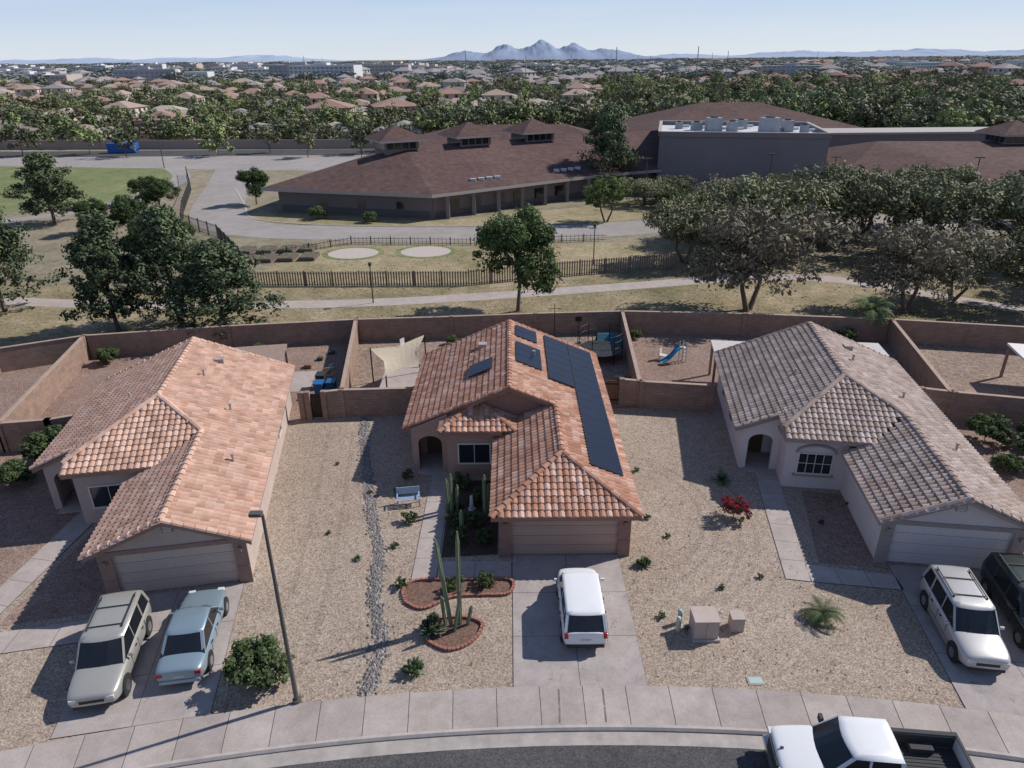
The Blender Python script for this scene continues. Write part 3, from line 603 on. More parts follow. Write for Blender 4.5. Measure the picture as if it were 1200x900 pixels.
def bed(pts):
    P_=smoothpts([(*p,0) for p in pts]+[(*pts[0],0)],6); sheet('planting_bed',[(p.x,p.y) for p in P_[:-1]],.02,M_mulch)
    g=G()
    for a,b in zip(P_[:-1],P_[1:]):
        d=(b-a)
        if d.length<.05: continue
        k=max(1,int(d.length/.22))
        for i in range(k):
            p=a.lerp(b,(i+.06)/k); q=a.lerp(b,(i+.9)/k); g.obox(p,q,.12,0,.12+random.uniform(0,.02),0)
    g.make('brick_edging',[M_brick])
bed([(-4.6,23.6),(-3.8,23.2),(-2.6,23.9),(-1.2,24.0),(-.2,24.1),(-.2,25.0),(-2.4,25.0),(-4.2,25.0),(-4.8,24.4)])
bed([(-3.6,21.5),(-2.6,20.9),(-1.7,21.3),(-1.3,22.3),(-2.2,22.7),(-3.3,22.5)])
g=G(); cr_=smoothpts([(-9.6,41,0),(-8.6,36,0),(-7.4,31,0),(-6.3,27,0),(-6.0,24,0),(-5.3,21.5,0),(-5.4,18.9,0)],20)
ribbon('dry_creek_bed',[(p.x,p.y) for p in cr_],.5,.014,mat('creek_gravel',(.20,.16,.14),.95,var=.5,scale=9))
for i in range(1700):
    p=cr_[random.randrange(len(cr_))]; x=p.x+random.gauss(0,.16); y=p.y+random.uniform(-.15,.15); s=random.uniform(.04,.10)
    pts=[(x+s*math.cos(t)*random.uniform(.8,1.2),y+s*math.sin(t)*random.uniform(.8,1.2),.017) for t in (0,1.05,2.1,3.14,4.2,5.2)]
    g.add(pts+[(x,y,.017+s*.7)],[(j,(j+1)%6,6) for j in range(6)],random.choice((0,0,0,1)))
g.make('river_rocks',[M_rock,mat('pale_rock',(.30,.265,.24),.85,var=.2)])
g=G()
for i in range(1800):
    th=random.uniform(-22,20); rr_=random.uniform(78.3,98); x,y=arc(rr_,th); s=random.uniform(.02,.055)
    g.add([(x+s,y,.005),(x,y+s,.005),(x-s,y,.005),(x,y-s,.005),(x,y,.005+s)],[(0,1,4),(1,2,4),(2,3,4),(3,0,4)],0)
g.make('scattered_stones',[M_rock])
g=G(); MWD=mat('dry_weeds',(.20,.17,.09),.9)
for i in range(500):
    th=random.uniform(-22,20); rr_=78.2+abs(random.gauss(0,1))*7; x,y=arc(rr_,th)
    for k in range(7):
        a=random.uniform(0,6.28); l=random.uniform(.05,.16); g.add([(x,y,0),(x+.02*math.cos(a+1.5),y+.02*math.sin(a+1.5),0),(x+l*math.cos(a),y+l*math.sin(a),l*.8)],[(0,1,2)])
g.make('dry_weeds',[MWD])
# ------------------------------------------------------------------ street lamp
g=G(); g.cyl((0,0,0),(0,0,.25),.16,.15,12); g.cyl((0,0,.25),(0,0,8.15),.085,.05,10)
g.cyl((0,0,8.1),(-.12,-.1,8.24),.03,.03,8); g.box(-.34,.04,-.24,-.02,8.22,8.33); g.box(-.3,0.0,-.2,-.06,8.19,8.219,1)
g.make('street_lamp',[mat('lamp_pole',(.12,.115,.11),.5,metal=.4),mat('lamp_lens',(.6,.6,.55),.2)],loc=(-7.8,18.45,0))
g=G(); M_ub=mat('utility_paint',(.42,.335,.30),.6,var=.08,scale=2); g.box(-.55,.55,-.5,.5,0,.12,1); g.box(-.48,.48,-.42,.42,.12,.95,0); g.box(-.5,.5,-.45,.45,.952,1.0,0); g.box(-.01,.01,-.435,-.421,.15,.9,1)
g.make('utility_box',[M_ub,M_conc],loc=(7.55,21.7,0))
g=G(); g.box(-.25,.25,-.25,.25,0,.6); g.box(-.27,.27,-.27,.27,.602,.68); g.make('utility_box',[M_ub],loc=(8.95,22.0,0))
for x,y,m_ in ((6.75,22.3,(.30,.42,.40)),(6.6,21.9,(.5,.47,.43))):
    g=G(); g.cyl((0,0,0),(0,0,.6),.1,.1,10); g.cyl((0,0,.6),(0,0,.68),.12,.06,10); g.make('utility_pedestal',[mat('pedestal_%g'%x,m_,.6)],loc=(x,y,0))
g=G(); g.box(-.3,.3,-.2,.2,0,.03); g.box(-.24,.24,-.14,.14,.031,.04,1); g.make('water_meter_cover',[M_conc,mat('meter_lid',(.35,.45,.42),.7)],loc=(8.9,19.3,0))
g=G(); MW=mat('bench_paint',(.30,.37,.47),.6)
for i in range(4): g.box(-.6,.6,-.22+i*.12,-.13+i*.12,.42,.45)
for i in range(4): g.box(-.6,.6,.27,.30,.52+i*.11,.60+i*.11)
for x in (-.55,.55):
    g.box(x-.03,x+.03,-.22,-.17,0,.42); g.box(x-.03,x+.03,.24,.29,0,.95); g.box(x-.03,x+.03,-.2,.26,.6,.64)
g.make('garden_bench',[MW],loc=(-5.4,30.9,0),rot=math.radians(8))
g=G(); g.cyl((0,0,0),(0,0,.25),.16,.2,10); g.cyl((0,0,.25),(0,0,.8),.13,.08,10); g.cyl((0,0,.8),(0,0,1.0),.09,.07,10); g.make('garden_statue',[mat('statue_stone',(.5,.5,.5),.8)],loc=(-2.1,30.2,0))
# ------------------------------------------------------------------ vehicles
M_tyre=mat('tyre_rubber',(.02,.02,.02),.85); M_rim=mat('wheel_rim',(.45,.45,.47),.3,metal=.9); M_cg=mat('car_glass',(.012,.014,.018),.1,spec=.55)
M_blk=mat('black_plastic',(.02,.02,.022),.6); M_red=mat('tail_light',(.35,.01,.01),.2); M_hl=mat('head_light',(.6,.6,.58),.1); M_plate=mat('number_plate',(.5,.48,.42),.5)
def car(name,loc,rot,L=4.5,Wd=1.8,Ht=1.5,kind='suv',paint=None,rack=False,dark_lower=None,roofp=None):
    root=empty(name,loc,rot); h=Wd/2
    if kind=='suv': belt=.98*Ht/1.7; hood=.95*Ht/1.7; A0,A1,C1,C0=.27,.42,.93,.985; deck=belt
    elif kind=='box': belt=.98; hood=.95; A0,A1,C1,C0=.20,.33,.885,.975; deck=belt
    else: belt=.86; hood=.80; A0,A1,C1,C0=.29,.44,.68,.84; deck=.90
    y=lambda t: -L/2+t*L
    st=[(0,.50,.70),(.010,.66,.82),(.04,.80,.92),(.10,.90,.97),(A0,1.0,1.0),(.45,1.0,1.0),(.7,1.0,1.0),(.86,1.0,.99),(.95,.98,.96),(.988,.95,.90),(1.0,.80,.80)]
    rows=[]
    for t,zf,wf in st:
        if t<=A0: top=hood*(.80+.20*min(1,t/.14)) if t<.14 else hood+(belt-hood)*(t-.14)/(A0-.14+1e-6)
        elif kind=='sedan' and t>.8: top=deck*(1 if t<.97 else .95)
        else: top=belt
        if t==0: top*=.86
        if t==1.0: top*=.93
        w_=h*wf; zb=.24 if .05<t<.95 else .32
        row=[(w_*.90,zb),(w_*.985,zb+.12),(w_,top*.62),(w_*.985,top*.86),(w_*.90,top*.99),(w_*.55,top+.035),(0,top+.05)]
        full=[(-a,b) for a,b in row]+[(a,b) for a,b in row[-2::-1]]
        rows.append([(a,y(t),b) for a,b in full])
    n=len(rows[0]); V=[p for r_ in rows for p in r_]; F=[]
    for i in range(len(rows)-1):
        for j in range(n-1): F.append((i*n+j,(i+1)*n+j,(i+1)*n+j+1,i*n+j+1))
    F.append(tuple(range(n))); F.append(tuple(range((len(rows)-1)*n,len(rows)*n))[::-1])
    for i in range(len(rows)-1): F.append((i*n,i*n+n-1,(i+1)*n+n-1,(i+1)*n))
    b=mk('body',V,F,paint,root)
    md=b.modifiers.new('s','SUBSURF'); md.levels=2; md.render_levels=2; b.data.polygons.foreach_set('use_smooth',[True]*len(b.data.polygons))
    zb=belt-.01; zt=Ht; bw=h*.90; tw=h*(.74 if kind=='sedan' else .80)
    if kind=='box': tw=h*.80
    def at(f): return (y(A0+(A1-A0)*f),y(C0+(C1-C0)*f),bw+(tw-bw)*f,zb+(zt-zb)*f)
    g=G(); y0,y1,w0,z0=at(0);Y0,Y1,w1,z1=at(.9)
    def loop(yf_,yr_,w_,z_,bow):
        pts=[]
        for k in range(7):
            u=-1+2*k/6; pts.append((u*w_,yf_-bow*(1-u*u),z_))
        for k in range(7):
            u=1-2*k/6; pts.append((u*w_,yr_+bow*.5*(1-u*u),z_))
        return pts
    A=loop(y0,y1,w0,z0,.14); B=loop(Y0,Y1,w1,z1,.10); k=len(A)
    g.add(A+B,[(i,(i+1)%k,k+(i+1)%k,k+i) for i in range(k)],0)
    g.make('windows',[M_cg],root)
    g=G(); ya,yb_,wa,za=at(.87)
    Lr=[loop(ya,yb_,wa+.012,za,.11)]
    yc,yd,wc,zc=at(.97); Lr.append(loop(yc+.02,yd-.01,wc+.005,zc,.10)); Lr.append(loop(yc+.16,yd-.12,wc*.88,zt+.005,.08)); Lr.append(loop(yc+.45,yd-.4,wc*.6,zt+.035,.05))
    vs=[p for l in Lr for p in l]; fs=[]
    for q in range(3): fs+=[(q*k+i,q*k+(i+1)%k,(q+1)*k+(i+1)%k,(q+1)*k+i) for i in range(k)]
    fs.append(tuple(range(3*k,4*k)))
    g.add(vs,fs,0); g.make('roof',[roofp or paint],root,smooth=True)
    g=G()
    def pil(t0,t1,wd=.07):
        for s_ in (1,-1):
            p=Vector((s_*(w0+.006),t0,z0-.02)); q_=Vector((s_*(wa+.006),t1,za+.02))
            g.add([p+Vector((0,-wd/2,0)),p+Vector((0,wd/2,0)),q_+Vector((0,wd/2,0)),q_+Vector((0,-wd/2,0)),p+Vector((-s_*.05,-wd/2-.03,0)),p+Vector((-s_*.05,wd/2,0)),q_+Vector((-s_*.05,wd/2,0)),q_+Vector((-s_*.05,-wd/2-.03,0))],
                  [(0,1,2,3),(4,5,6,7),(0,4,7,3),(1,5,6,2)],0)
    pil(y0+.02,ya+.02,.08); pil(y1-.05,yb_-.05,.16 if kind!='sedan' else .12)
    for s_ in (1,-1):
        p=Vector((s_*w0,y1+.012,z0-.02)); q_=Vector((s_*wa,yb_+.012,za+.02)); d_=Vector((-s_*.10,.02,0)); g.add([p,p+d_,q_+d_,q_],[(0,1,2,3)])
    yB=y(.54); pil(yB,yB,.05)
    if kind!='sedan': yC=y(.78); pil(yC,yC,.10)
    g.make('pillars',[paint],root)
    g=G(); f=-L/2; bk=L/2
    g.box(-h*.45,h*.45,f-.005,f+.1,.50,.64,0); g.box(-h*.7,h*.7,f-.012,f+.1,.28,.40,0)
    for s_ in(-1,1):
        a,b2=sorted((s_*h*.50,s_*h*.80)); g.box(a,b2,f+.012,f+.18,.56,.71,1)
        a,b2=sorted((s_*h*.62,s_*h*.88))
        if kind=='sedan': g.box(a,b2,bk-.16,bk-.005,.62,.78,2)
        elif kind=='box': a,b2=sorted((s_*h*.74,s_*h*.90)); g.box(a,b2,bk-.16,bk-.0,.72,.98,2)
        else: g.box(a,b2,bk-.16,bk-.003,.68,.92,2)
        a,b2=sorted((s_*h*.97,s_*(h+.15))); g.box(a,b2,y(A0)+.24,y(A0)+.33,belt+.01,belt+.13,4)
    g.box(-.20,.20,bk-.06,bk+.012,.62 if kind!='sedan' else .55,.73 if kind!='sedan' else .65,3)
    g.box(-h*.8,h*.8,bk-.15,bk+.03,.30,.45,0 if kind!='sedan' else 4)
    tp=g.make('trim_parts',[M_blk,M_hl,M_red,M_plate,paint],root); bv=tp.modifiers.new('b','BEVEL'); bv.width=.02; bv.segments=2
    g=G(); wr=.34 if kind!='sedan' else .31
    for t in (.17,.80):
        for s_ in (-1,1):
            g.cyl((s_*(h-.28),y(t),wr+.02),(s_*(h+.004),y(t),wr+.02),wr+.07,wr+.07,20,1)
            g.cyl((s_*(h-.22),y(t),wr),(s_*(h+.015),y(t),wr),wr,wr,20,1); g.cyl((s_*(h-.1),y(t),wr),(s_*(h+.022),y(t),wr),wr*.62,wr*.58,14,0)
    g.make('wheels',[M_rim,M_tyre],root)
    g=G()
    for t in (.36,.545,.74 if kind!='sedan' else .70):
        for s_ in (-1,1):
            a,b2=sorted((s_*(h*.985),s_*(h+.003))); g.box(a,b2,y(t)-.006,y(t)+.006,.38,belt*.93)
    for s_ in (-1,1):
        a,b2=sorted((s_*h*.98,s_*(h+.02)))
        for t in (.47,.66): g.box(a,b2,y(t),y(t)+.14,belt*.82,belt*.85)
    g.make('door_seams',[M_blk],root)
    if dark_lower:
        g=G()
        for s_ in(-1,1):
            a,b2=sorted((s_*h*.98,s_*(h+.012))); g.box(a,b2,y(.27),y(.70),.24,.46)
        g.make('side_cladding',[dark_lower],root)
    if rack:
        g=G()
        for s_ in(-1,1): g.box(s_*wc*.82-.018,s_*wc*.82+.018,yc+.35,yd-.25,zt+.05,zt+.085)
        for t in (.52,.74): g.box(-wc*.82,wc*.82,y(t)-.018,y(t)+.018,zt+.055,zt+.08)
        for s_ in(-1,1):
            for t in (.5,.85): g.box(s_*wc*.82-.018,s_*wc*.82+.018,y(t)-.04,y(t)+.04,zt-.03,zt+.055)
        g.make('roof_rack',[M_blk],root)
    g=G()
    for x in (-.35,.25): g.cyl((x,y(A0)-.08,belt+.055),(x+.4,y(A0)+.12,belt+.15),.010,.010,4)
    g.make('wipers',[M_blk],root)
    return root
def paintm(n,c,metal=0,rough=.35): return mat(n,c,rough,metal=metal,coat=.6)
PW=paintm('paint_white',(.70,.70,.71)); PS=paintm('paint_champagne',(.40,.385,.35),.35); PB=paintm('paint_iceblue',(.24,.315,.37),.35); PG=paintm('paint_pearl',(.45,.435,.43),.3); PD=paintm('paint_darkgreen',(.02,.03,.028),.2)
car('hatchback_car',(2.75,22.75,.036),math.pi,4.15,1.82,1.62,'box',PW)
car('suv_car',(-15.3,20.4,.036),math.radians(11),4.75,1.86,1.72,'suv',PS,rack=True)
car('sedan_car',(-12.6,21.45,.036),math.pi+math.radians(9),4.7,1.78,1.42,'sedan',PB)
car('suv_car',(17.75,21.6,.036),math.radians(-9),4.55,1.82,1.75,'suv',PG,rack=True,dark_lower=mat('cladding_gold',(.25,.22,.18),.5))
car('suv_car',(20.75,22.3,.036),math.radians(-9),4.6,1.85,1.8,'suv',PD,rack=True)
def pickup(loc,rot):
    root=empty('pickup_truck',loc,rot); L=5.9;h=1.0
    y=lambda t:-L/2+t*L
    st=[(0,.90,.82),(.012,1.0,.92),(.04,1.06,.97),(.17,1.14,1.0),(.24,1.17,1.0),(.45,1.17,1.0),(.60,1.17,1.0),(.625,1.17,1.0)]
    rows=[]
    for t,top,wf in st:
        w_=h*wf; row=[(w_*.93,.38),(w_,.5),(w_,top*.65),(w_*.99,top*.90),(w_*.92,top),(w_*.5,top+.04),(0,top+.05)]
        rows.append([(-a,y(t),b) for a,b in row]+[(a,y(t),b) for a,b in row[-2::-1]])
    n=len(rows[0]); V=[p for r_ in rows for p in r_]; F=[]
    for i in range(len(rows)-1):
        for j in range(n-1): F.append((i*n+j,(i+1)*n+j,(i+1)*n+j+1,i*n+j+1))
    F.append(tuple(range(n))); F.append(tuple(range((len(rows)-1)*n,len(rows)*n))[::-1])
    b=mk('body',V,F,PW,root); b.data.polygons.foreach_set('use_smooth',[True]*len(b.data.polygons)); md=b.modifiers.new('s','SUBSURF'); md.levels=2; md.render_levels=2
    zb=1.15;zt=1.88;k=14
    def loop(yf_,yr_,w_,z_,bow,rb=.02):
        return [((-1+2*i/6)*w_,yf_-bow*(1-(-1+2*i/6)**2),z_) for i in range(7)]+[((1-2*i/6)*w_,yr_+rb*(1-(1-2*i/6)**2),z_) for i in range(7)]
    g=G(); A=loop(y(.235),y(.61),.90,zb,.2); B=loop(y(.35),y(.59),.75,zt-.06,.14); g.add(A+B,[(i,(i+1)%k,k+(i+1)%k,k+i) for i in range(k)])
    g.make('windows',[M_cg],root)
    g=G(); Ls=[loop(y(.345),y(.598),.785,zt-.1,.14),loop(y(.355),y(.592),.74,zt-.02,.13),loop(y(.38),y(.575),.64,zt+.02,.1),loop(y(.43),y(.54),.4,zt+.04,.05)]
    fs=[]
    for q in range(3): fs+=[(q*k+i,q*k+(i+1)%k,(q+1)*k+(i+1)%k,(q+1)*k+i) for i in range(k)]
    fs.append(tuple(range(3*k,4*k))); g.add([p for l in Ls for p in l],fs); g.make('cab_roof',[PW],root,smooth=True)
    g=G()
    for s_ in(-1,1):
        for (t0,t1,wd) in ((.24,.352,.10),(.43,.435,.06),(.605,.590,.14)):
            p=Vector((s_*.905,y(t0),zb-.02));q=Vector((s_*.79,y(t1),zt-.08)); g.add([p+Vector((0,-wd/2,0)),p+Vector((0,wd/2,0)),q+Vector((0,wd/2,0)),q+Vector((0,-wd/2,0)),p+Vector((-s_*.06,-wd/2-.02,0)),p+Vector((-s_*.06,wd/2,0)),q+Vector((-s_*.06,wd/2,0)),q+Vector((-s_*.06,-wd/2-.02,0))],[(0,1,2,3),(4,5,6,7),(0,4,7,3),(1,5,6,2)])
    g.make('pillars',[PW],root)
    g=G(); y0,y1=y(.635),y(1)-.02
    for s_ in(-1,1):
        a,b2=sorted((s_*.86,s_*1.0)); g.box(a,b2,y0,y1,.45,1.18,0); a,b2=sorted((s_*.855,s_*1.005)); g.box(a,b2,y0,y1,1.182,1.22,1)
        a,b2=sorted((s_*.82,s_*.858)); g.box(a,b2,y0+.06,y1-.09,.72,1.17,1)
    g.box(-.855,.855,y1-.08,y1-.003,.5,1.17,0); g.box(-.852,.852,y1-.085,y1+.004,1.172,1.21,1); g.box(-.855,.855,y0,y0+.06,.5,1.17,0)
    g.box(-.818,.818,y0+.062,y1-.09,.62,.70,1)
    for i in range(12): g.box(-.75+i*.13,-.70+i*.13,y0+.08,y1-.1,.702,.72,1)
    for s_ in (-1,1):
        a,b2=sorted((s_*.5,s_*.815)); g.box(a,b2,y(.74),y(.86),.722,.92,1)
        a,b2=sorted((s_*.88,s_*1.006)); g.box(a,b2,y1-.1,y1+.012,.75,1.12,2)
        a,b2=sorted((s_*.98,s_*1.20)); g.box(a,b2,y(.275),y(.295),1.17,1.40,1)
        a,b2=sorted((s_*.62,s_*.88)); g.box(a,b2,y(0)-.0,y(0)+.16,.80,.98,3)
    g.box(-.9,.9,y1+.014,y1+.12,.42,.6,4); g.box(-.56,.56,y(0)-.03,y(0)+.05,.62,.96,1); g.box(-.90,.90,y(0)-.1,y(0)+.1,.40,.58,4)
    g.make('bed',[PW,mat('bed_liner',(.035,.035,.037),.8),M_red,M_hl,M_rim],root)
    g=G()
    for t in (.165,.80):
        for s_ in (-1,1):
            g.cyl((s_*.7,y(t),.45),(s_*1.006,y(t),.45),.48,.48,20,1); g.cyl((s_*.75,y(t),.40),(s_*1.015,y(t),.40),.40,.40,20,1); g.cyl((s_*.9,y(t),.40),(s_*1.022,y(t),.40),.25,.24,14,0)
    g.make('wheels',[M_rim,M_tyre],root)
    g=G()
    for x in (-.3,.3): g.cyl((x,y(.225),1.22),(x+.45,y(.26),1.36),.012,.012,4)
    g.box(-.03,.03,y(.03),y(.03)+.1,1.10,1.14); g.make('wipers',[M_blk],root)
pickup((11.15,15.35,.0),math.radians(-90-6))
# ------------------------------------------------------------------ backyard items
M_sail=mat('shade_fabric',(.46,.38,.28),.9,var=.05)
g=G(); A=[Vector((-9.9,46.3,2.6)),Vector((-6.3,48.2,2.9)),Vector((-6.1,43.4,2.5)),Vector((-8.2,42.3,2.2))]
nn=8; vs=[]
for i in range(nn+1):
    for j in range(nn+1):
        u,v=i/nn,j/nn; p=A[0]*(1-u)*(1-v)+A[1]*u*(1-v)+A[2]*u*v+A[3]*(1-u)*v; sag=math.sin(math.pi*u)*math.sin(math.pi*v)*.4; c=Vector((-7.6,45,2.4)); p=p.lerp(c,.28*(1-abs(2*u-1)*abs(2*v-1))*(1 if (i in(0,nn) or j in (0,nn)) else .4)); vs.append(p-Vector((0,0,sag*.6)))
g.add(vs,[(i*(nn+1)+j,(i+1)*(nn+1)+j,(i+1)*(nn+1)+j+1,i*(nn+1)+j+1) for i in range(nn) for j in range(nn)],0)
for a in A: g.cyl((a.x,a.y,0),(a.x,a.y,a.z+.1),.05,.05,6,1)
g.make('shade_sail',[M_sail,M_iron])
def patio(name,c,rot,wx,wy,h,m):
    g=G(); g.box(-wx/2,wx/2,-wy/2,wy/2,h,h+.15,0)
    for x in (-wx/2+.15,wx/2-.15):
        for y in (-wy/2+.15,wy/2-.15): g.box(x-.08,x+.08,y-.08,y+.08,0,h,1)
    g.make(name,[m,TR1],loc=(*c,0),rot=rot)
patio('patio_cover',(-19.4,44.9),math.radians(10),7.5,3.6,2.5,mat('patio_brown',(.27,.19,.155),.9,var=.15))
patio('patio_cover',(15.6,45.9),math.radians(-8.5),3.2,2.4,2.5,mat('patio_pale',(.48,.44,.42),.8,var=.1))
patio('patio_cover',(23.8,45.5),math.radians(-8.5),3.5,2.4,2.5,mat('patio_pale',(.50,.45,.42)))
patio('patio_cover',(36.5,43.8),math.radians(-14),4.5,4.5,2.4,mat('patio_white',(.66,.63,.6),.7,var=.05))
g=G(); MB=mat('slide_blue',(.02,.22,.42),.4); MG_=mat('slide_pale',(.55,.53,.5),.5)
pts=smoothpts([(0,0,1.2),(.4,0,1.0),(.9,0,.5),(1.4,0,.26),(1.6,0,.24)],5)
for a,b in zip(pts[:-1],pts[1:]):
    g.add([a+Vector((0,-.22,0)),a+Vector((0,.22,0)),b+Vector((0,.22,0)),b+Vector((0,-.22,0))],[(0,1,2,3)],0)
    for s_ in (-.22,.22): g.add([a+Vector((0,s_,0)),b+Vector((0,s_,0)),b+Vector((0,s_,.12)),a+Vector((0,s_,.12))],[(0,1,2,3)],0)
g.box(-.4,0,-.25,.25,1.12,1.18,1)
for x in(-.38,-.04):
    for y in (-.22,.22): g.box(x-.025,x+.025,y-.025,y+.025,0,1.6,1)
for k in range(4): g.box(-.46,-.4,-.22,.22,.22+k*.26,.26+k*.26,1)
g.make('playground_slide',[MB,MG_],loc=(12.7,49.6,0),rot=math.radians(200))
g=G(); g.cyl((0,0,.75),(0,0,.82),1.7,1.7,24,0)
for i in range(6):
    a=i*math.pi/3; g.cyl((1.65*math.cos(a),1.65*math.sin(a),0),(1.65*math.cos(a),1.65*math.sin(a),2.3),.035,.035,6,1)
for i in range(24):
    a=i*math.pi/12; b=(i+1)*math.pi/12
    for z in (1.3,1.8,2.28): g.cyl((1.65*math.cos(a),1.65*math.sin(a),z),(1.65*math.cos(b),1.65*math.sin(b),z),.012,.012,4,1)
g.make('trampoline',[M_blk,M_iron],loc=(6.8,50.5,0))
g=G(); g.ext([(-1,-.8,0),(1,-.8,0),(.9,-.1,.9),(-.9,-.1,.9)],(0,.05,0),0); g.ext([(-1,.7,0),(1,.7,0),(.9,-.05,.9),(-.9,-.05,.9)],(0,.05,0),0); g.make('play_tent',[mat('teal_fabric',(.03,.16,.22),.7)],loc=(7.8,53.6,0))
def chair(x,y,rz,c):
    g=G(); g.box(-.25,.25,-.25,.25,.38,.44); g.box(-.25,.25,.21,.27,.442,.9)
    for a in (-.22,.22):
        for b in (-.22,.22): g.box(a-.025,a+.025,b-.025,b+.025,0,.38)
    g.make('patio_chair',[mat('chair_%g'%c[0],c,.6)],loc=(x,y,0),rot=rz)
for x,y,rz,c in ((-8.8,50.5,.4,(.5,.5,.48)),(-4,51.4,2,(.04,.04,.04)),(-2.6,50.8,3,(.3,.2,.15)),(3.5,51,1,(.04,.04,.04)),(11.5,50,1,(.5,.5,.48)),(-13.2,46.8,.5,(.3,.2,.15)),(34.6,41.3,1,(.45,.05,.04)),(-8.5,52.6,1,(.5,.5,.48)),(4.6,46.8,2,(.04,.04,.04))): chair(x,y,rz,c)
g=G(); g.cyl((0,0,.7),(0,0,.75),.6,.6,16,0); g.cyl((0,0,0),(0,0,.7),.04,.04,6,0); g.make('patio_table',[mat('table_brown',(.15,.1,.07),.6)],loc=(-3.2,51.9,0))
def bin_(x,y,c):
    g=G(); g.add([(-.25,-.3,.1),(.25,-.3,.1),(.25,.25,.1),(-.25,.25,.1),(-.3,-.38,1.0),(.3,-.38,1.0),(.3,.33,1.0),(-.3,.33,1.0)],[(3,2,1,0),(4,5,6,7),(0,1,5,4),(1,2,6,5),(2,3,7,6),(3,0,4,7)],0)
    g.box(-.32,.32,-.42,.38,1.002,1.07,0); g.cyl((-.28,.28,.12),(.28,.28,.12),.12,.12,10,1); g.make('wheelie_bin',[mat('bin_%g'%c[2],c,.5),M_blk],loc=(x,y,0))
bin_(-13.2,44.2,(.01,.10,.30)); bin_(-12.4,44.4,(.01,.08,.20)); bin_(-13.4,45.6,(.03,.03,.03))
g=G()
for i in range(9):
    x=-15.2+random.uniform(-.4,3.0); y=47.5+random.uniform(0,5); s=random.uniform(.12,.28); g.box(x-s,x+s,y-s,y+s,0,s*1.2,i%3)
for i in range(10):
    x=random.uniform(3.5,8.3); y=44+random.uniform(0,10); s=random.uniform(.12,.3); g.box(x-s,x+s,y-s*.6,y+s*.6,0,s*1.5,i%3)
g.make('yard_clutter',[mat('clutter_dark',(.05,.05,.05),.7),mat('clutter_brown',(.2,.13,.09),.8),mat('clutter_grey',(.3,.29,.27),.7)])
g=G(); g.cyl((0,0,0),(0,0,3.6),.04,.03,6,0); g.cyl((-.5,0,3.2),(.5,0,3.2),.02,.02,5,0); g.make('antenna_pole',[M_iron],loc=(3.4,53.0,0)); g=G(); g.cyl((0,0,0),(0,0,2.8),.035,.03,6,0); g.box(-.25,.25,-.03,.03,2.4,2.8,0); g.make('bird_feeder_pole',[M_iron],loc=(5.2,52.2,0))
for x,y,s in ((-30.8,50.3,.8),(-20,52.3,.5),(25.3,52.6,.7),(-4.8,53.6,.5),(10.2,54.6,.5)): tree('shrub',bushM,x,y,s)
# ------------------------------------------------------------------ park
sheet('park_lawn',[(-90,44),(-62,39.5),(-38.2,49.2),(-12.6,54.9),(9.2,56.4),(19.1,55.5),(40,51.8),(64,41.5),(95,60),(95,84),(30,80),(18,76),(4.6,72.6),(-4.3,69.7),(-27,70.3),(-60,72),(-95,74)],.006,M_grass)
PP=smoothpts([(-95,70,0),(-60,67.6,0),(-49.7,66.3,0),(-38,64.8,0),(-25,64.3,0),(-12.9,64.8,0),(.1,66.9,0),(13.9,69.8,0),(24,72.0,0),(33,71.2,0),(40,66,0),(47,60.5,0),(62,55,0),(90,52,0)],6)
ribbon('park_path',PP,2.3,.014,M_conc)
sheet('play_lawn',[(-27,71),(-4.3,70.5),(4.6,73.4),(18,76.5),(30,80.5),(34,90),(12,88),(-5,86.6),(-20,87.5),(-27,86.5)],.009,M_lawn)
g=G()
for i in range(4500):
    x=random.uniform(-60,60); y=random.uniform(52,82)
    if min((p.x-x)**2+(p.y-y)**2 for p in PP[::2])<6: continue
    l=random.uniform(.04,.12); a=random.uniform(0,6.28)
    g.add([(x-l*math.cos(a),y-l*math.sin(a),.012),(x+l*math.cos(a),y+l*math.sin(a),.012),(x+random.uniform(-.1,.1),y+random.uniform(-.1,.1),l*.9)],[(0,1,2)],random.choice((0,0,1)))
g.make('grass_tufts',[mat('tuft_green',(.15,.155,.07),.9),mat('tuft_dry',(.28,.23,.13),.9)])
for (x,y) in ((-18.8,83.7),(-10.2,84.2)):
    pts=[(x+3.0*math.cos(t*math.pi/20),y+2.6*math.sin(t*math.pi/20)) for t in range(40)]; sheet('concrete_circle',pts,.03,mat('pale_concrete',(.43,.37,.33),.9,var=.08))
    pts=[(x+3.7*math.cos(t*math.pi/20),y+3.2*math.sin(t*math.pi/20)) for t in range(40)]; sheet('circle_border',pts,.02,M_field)
M_rust=mat('rusty_fence',(.21,.145,.11),.8,var=.25,scale=3)
def fence(name,pts,h=1.7,sp=.2,bw=.07,m=M_rust):
    g=G()
    for a,b in zip(pts[:-1],pts[1:]):
        a=Vector((*a,0));b=Vector((*b,0)); Ln=(b-a).length; k=int(Ln/sp)
        for z in (.15,h-.2): g.obox(a,b,.05,z,z+.05,0)
        for i in range(k):
            p=a.lerp(b,i/k); g.box(p.x-bw/2,p.x+bw/2,p.y-.02,p.y+.02,0,h,0)
        for i in range(int(Ln/3)+1):
            p=a.lerp(b,i/(int(Ln/3)+1)); g.box(p.x-.06,p.x+.06,p.y-.06,p.y+.06,0,h+.1,0)
    g.make(name,[m])
fence('metal_fence',[(-26.6,70.6),(-4.3,70.1)],1.5,.27,.13); fence('metal_fence',[(-4.3,70.1),(4.6,72.9),(18.2,76.2)],1.6,.27,.13)
M_fblk=mat('black_iron',(.04,.04,.04),.6)
fence('iron_fence',[(-27,71),(-31,80),(-38,92),(-46,100),(-50,110),(-57,130),(-66,150)],1.8,.35,.04,M_fblk)
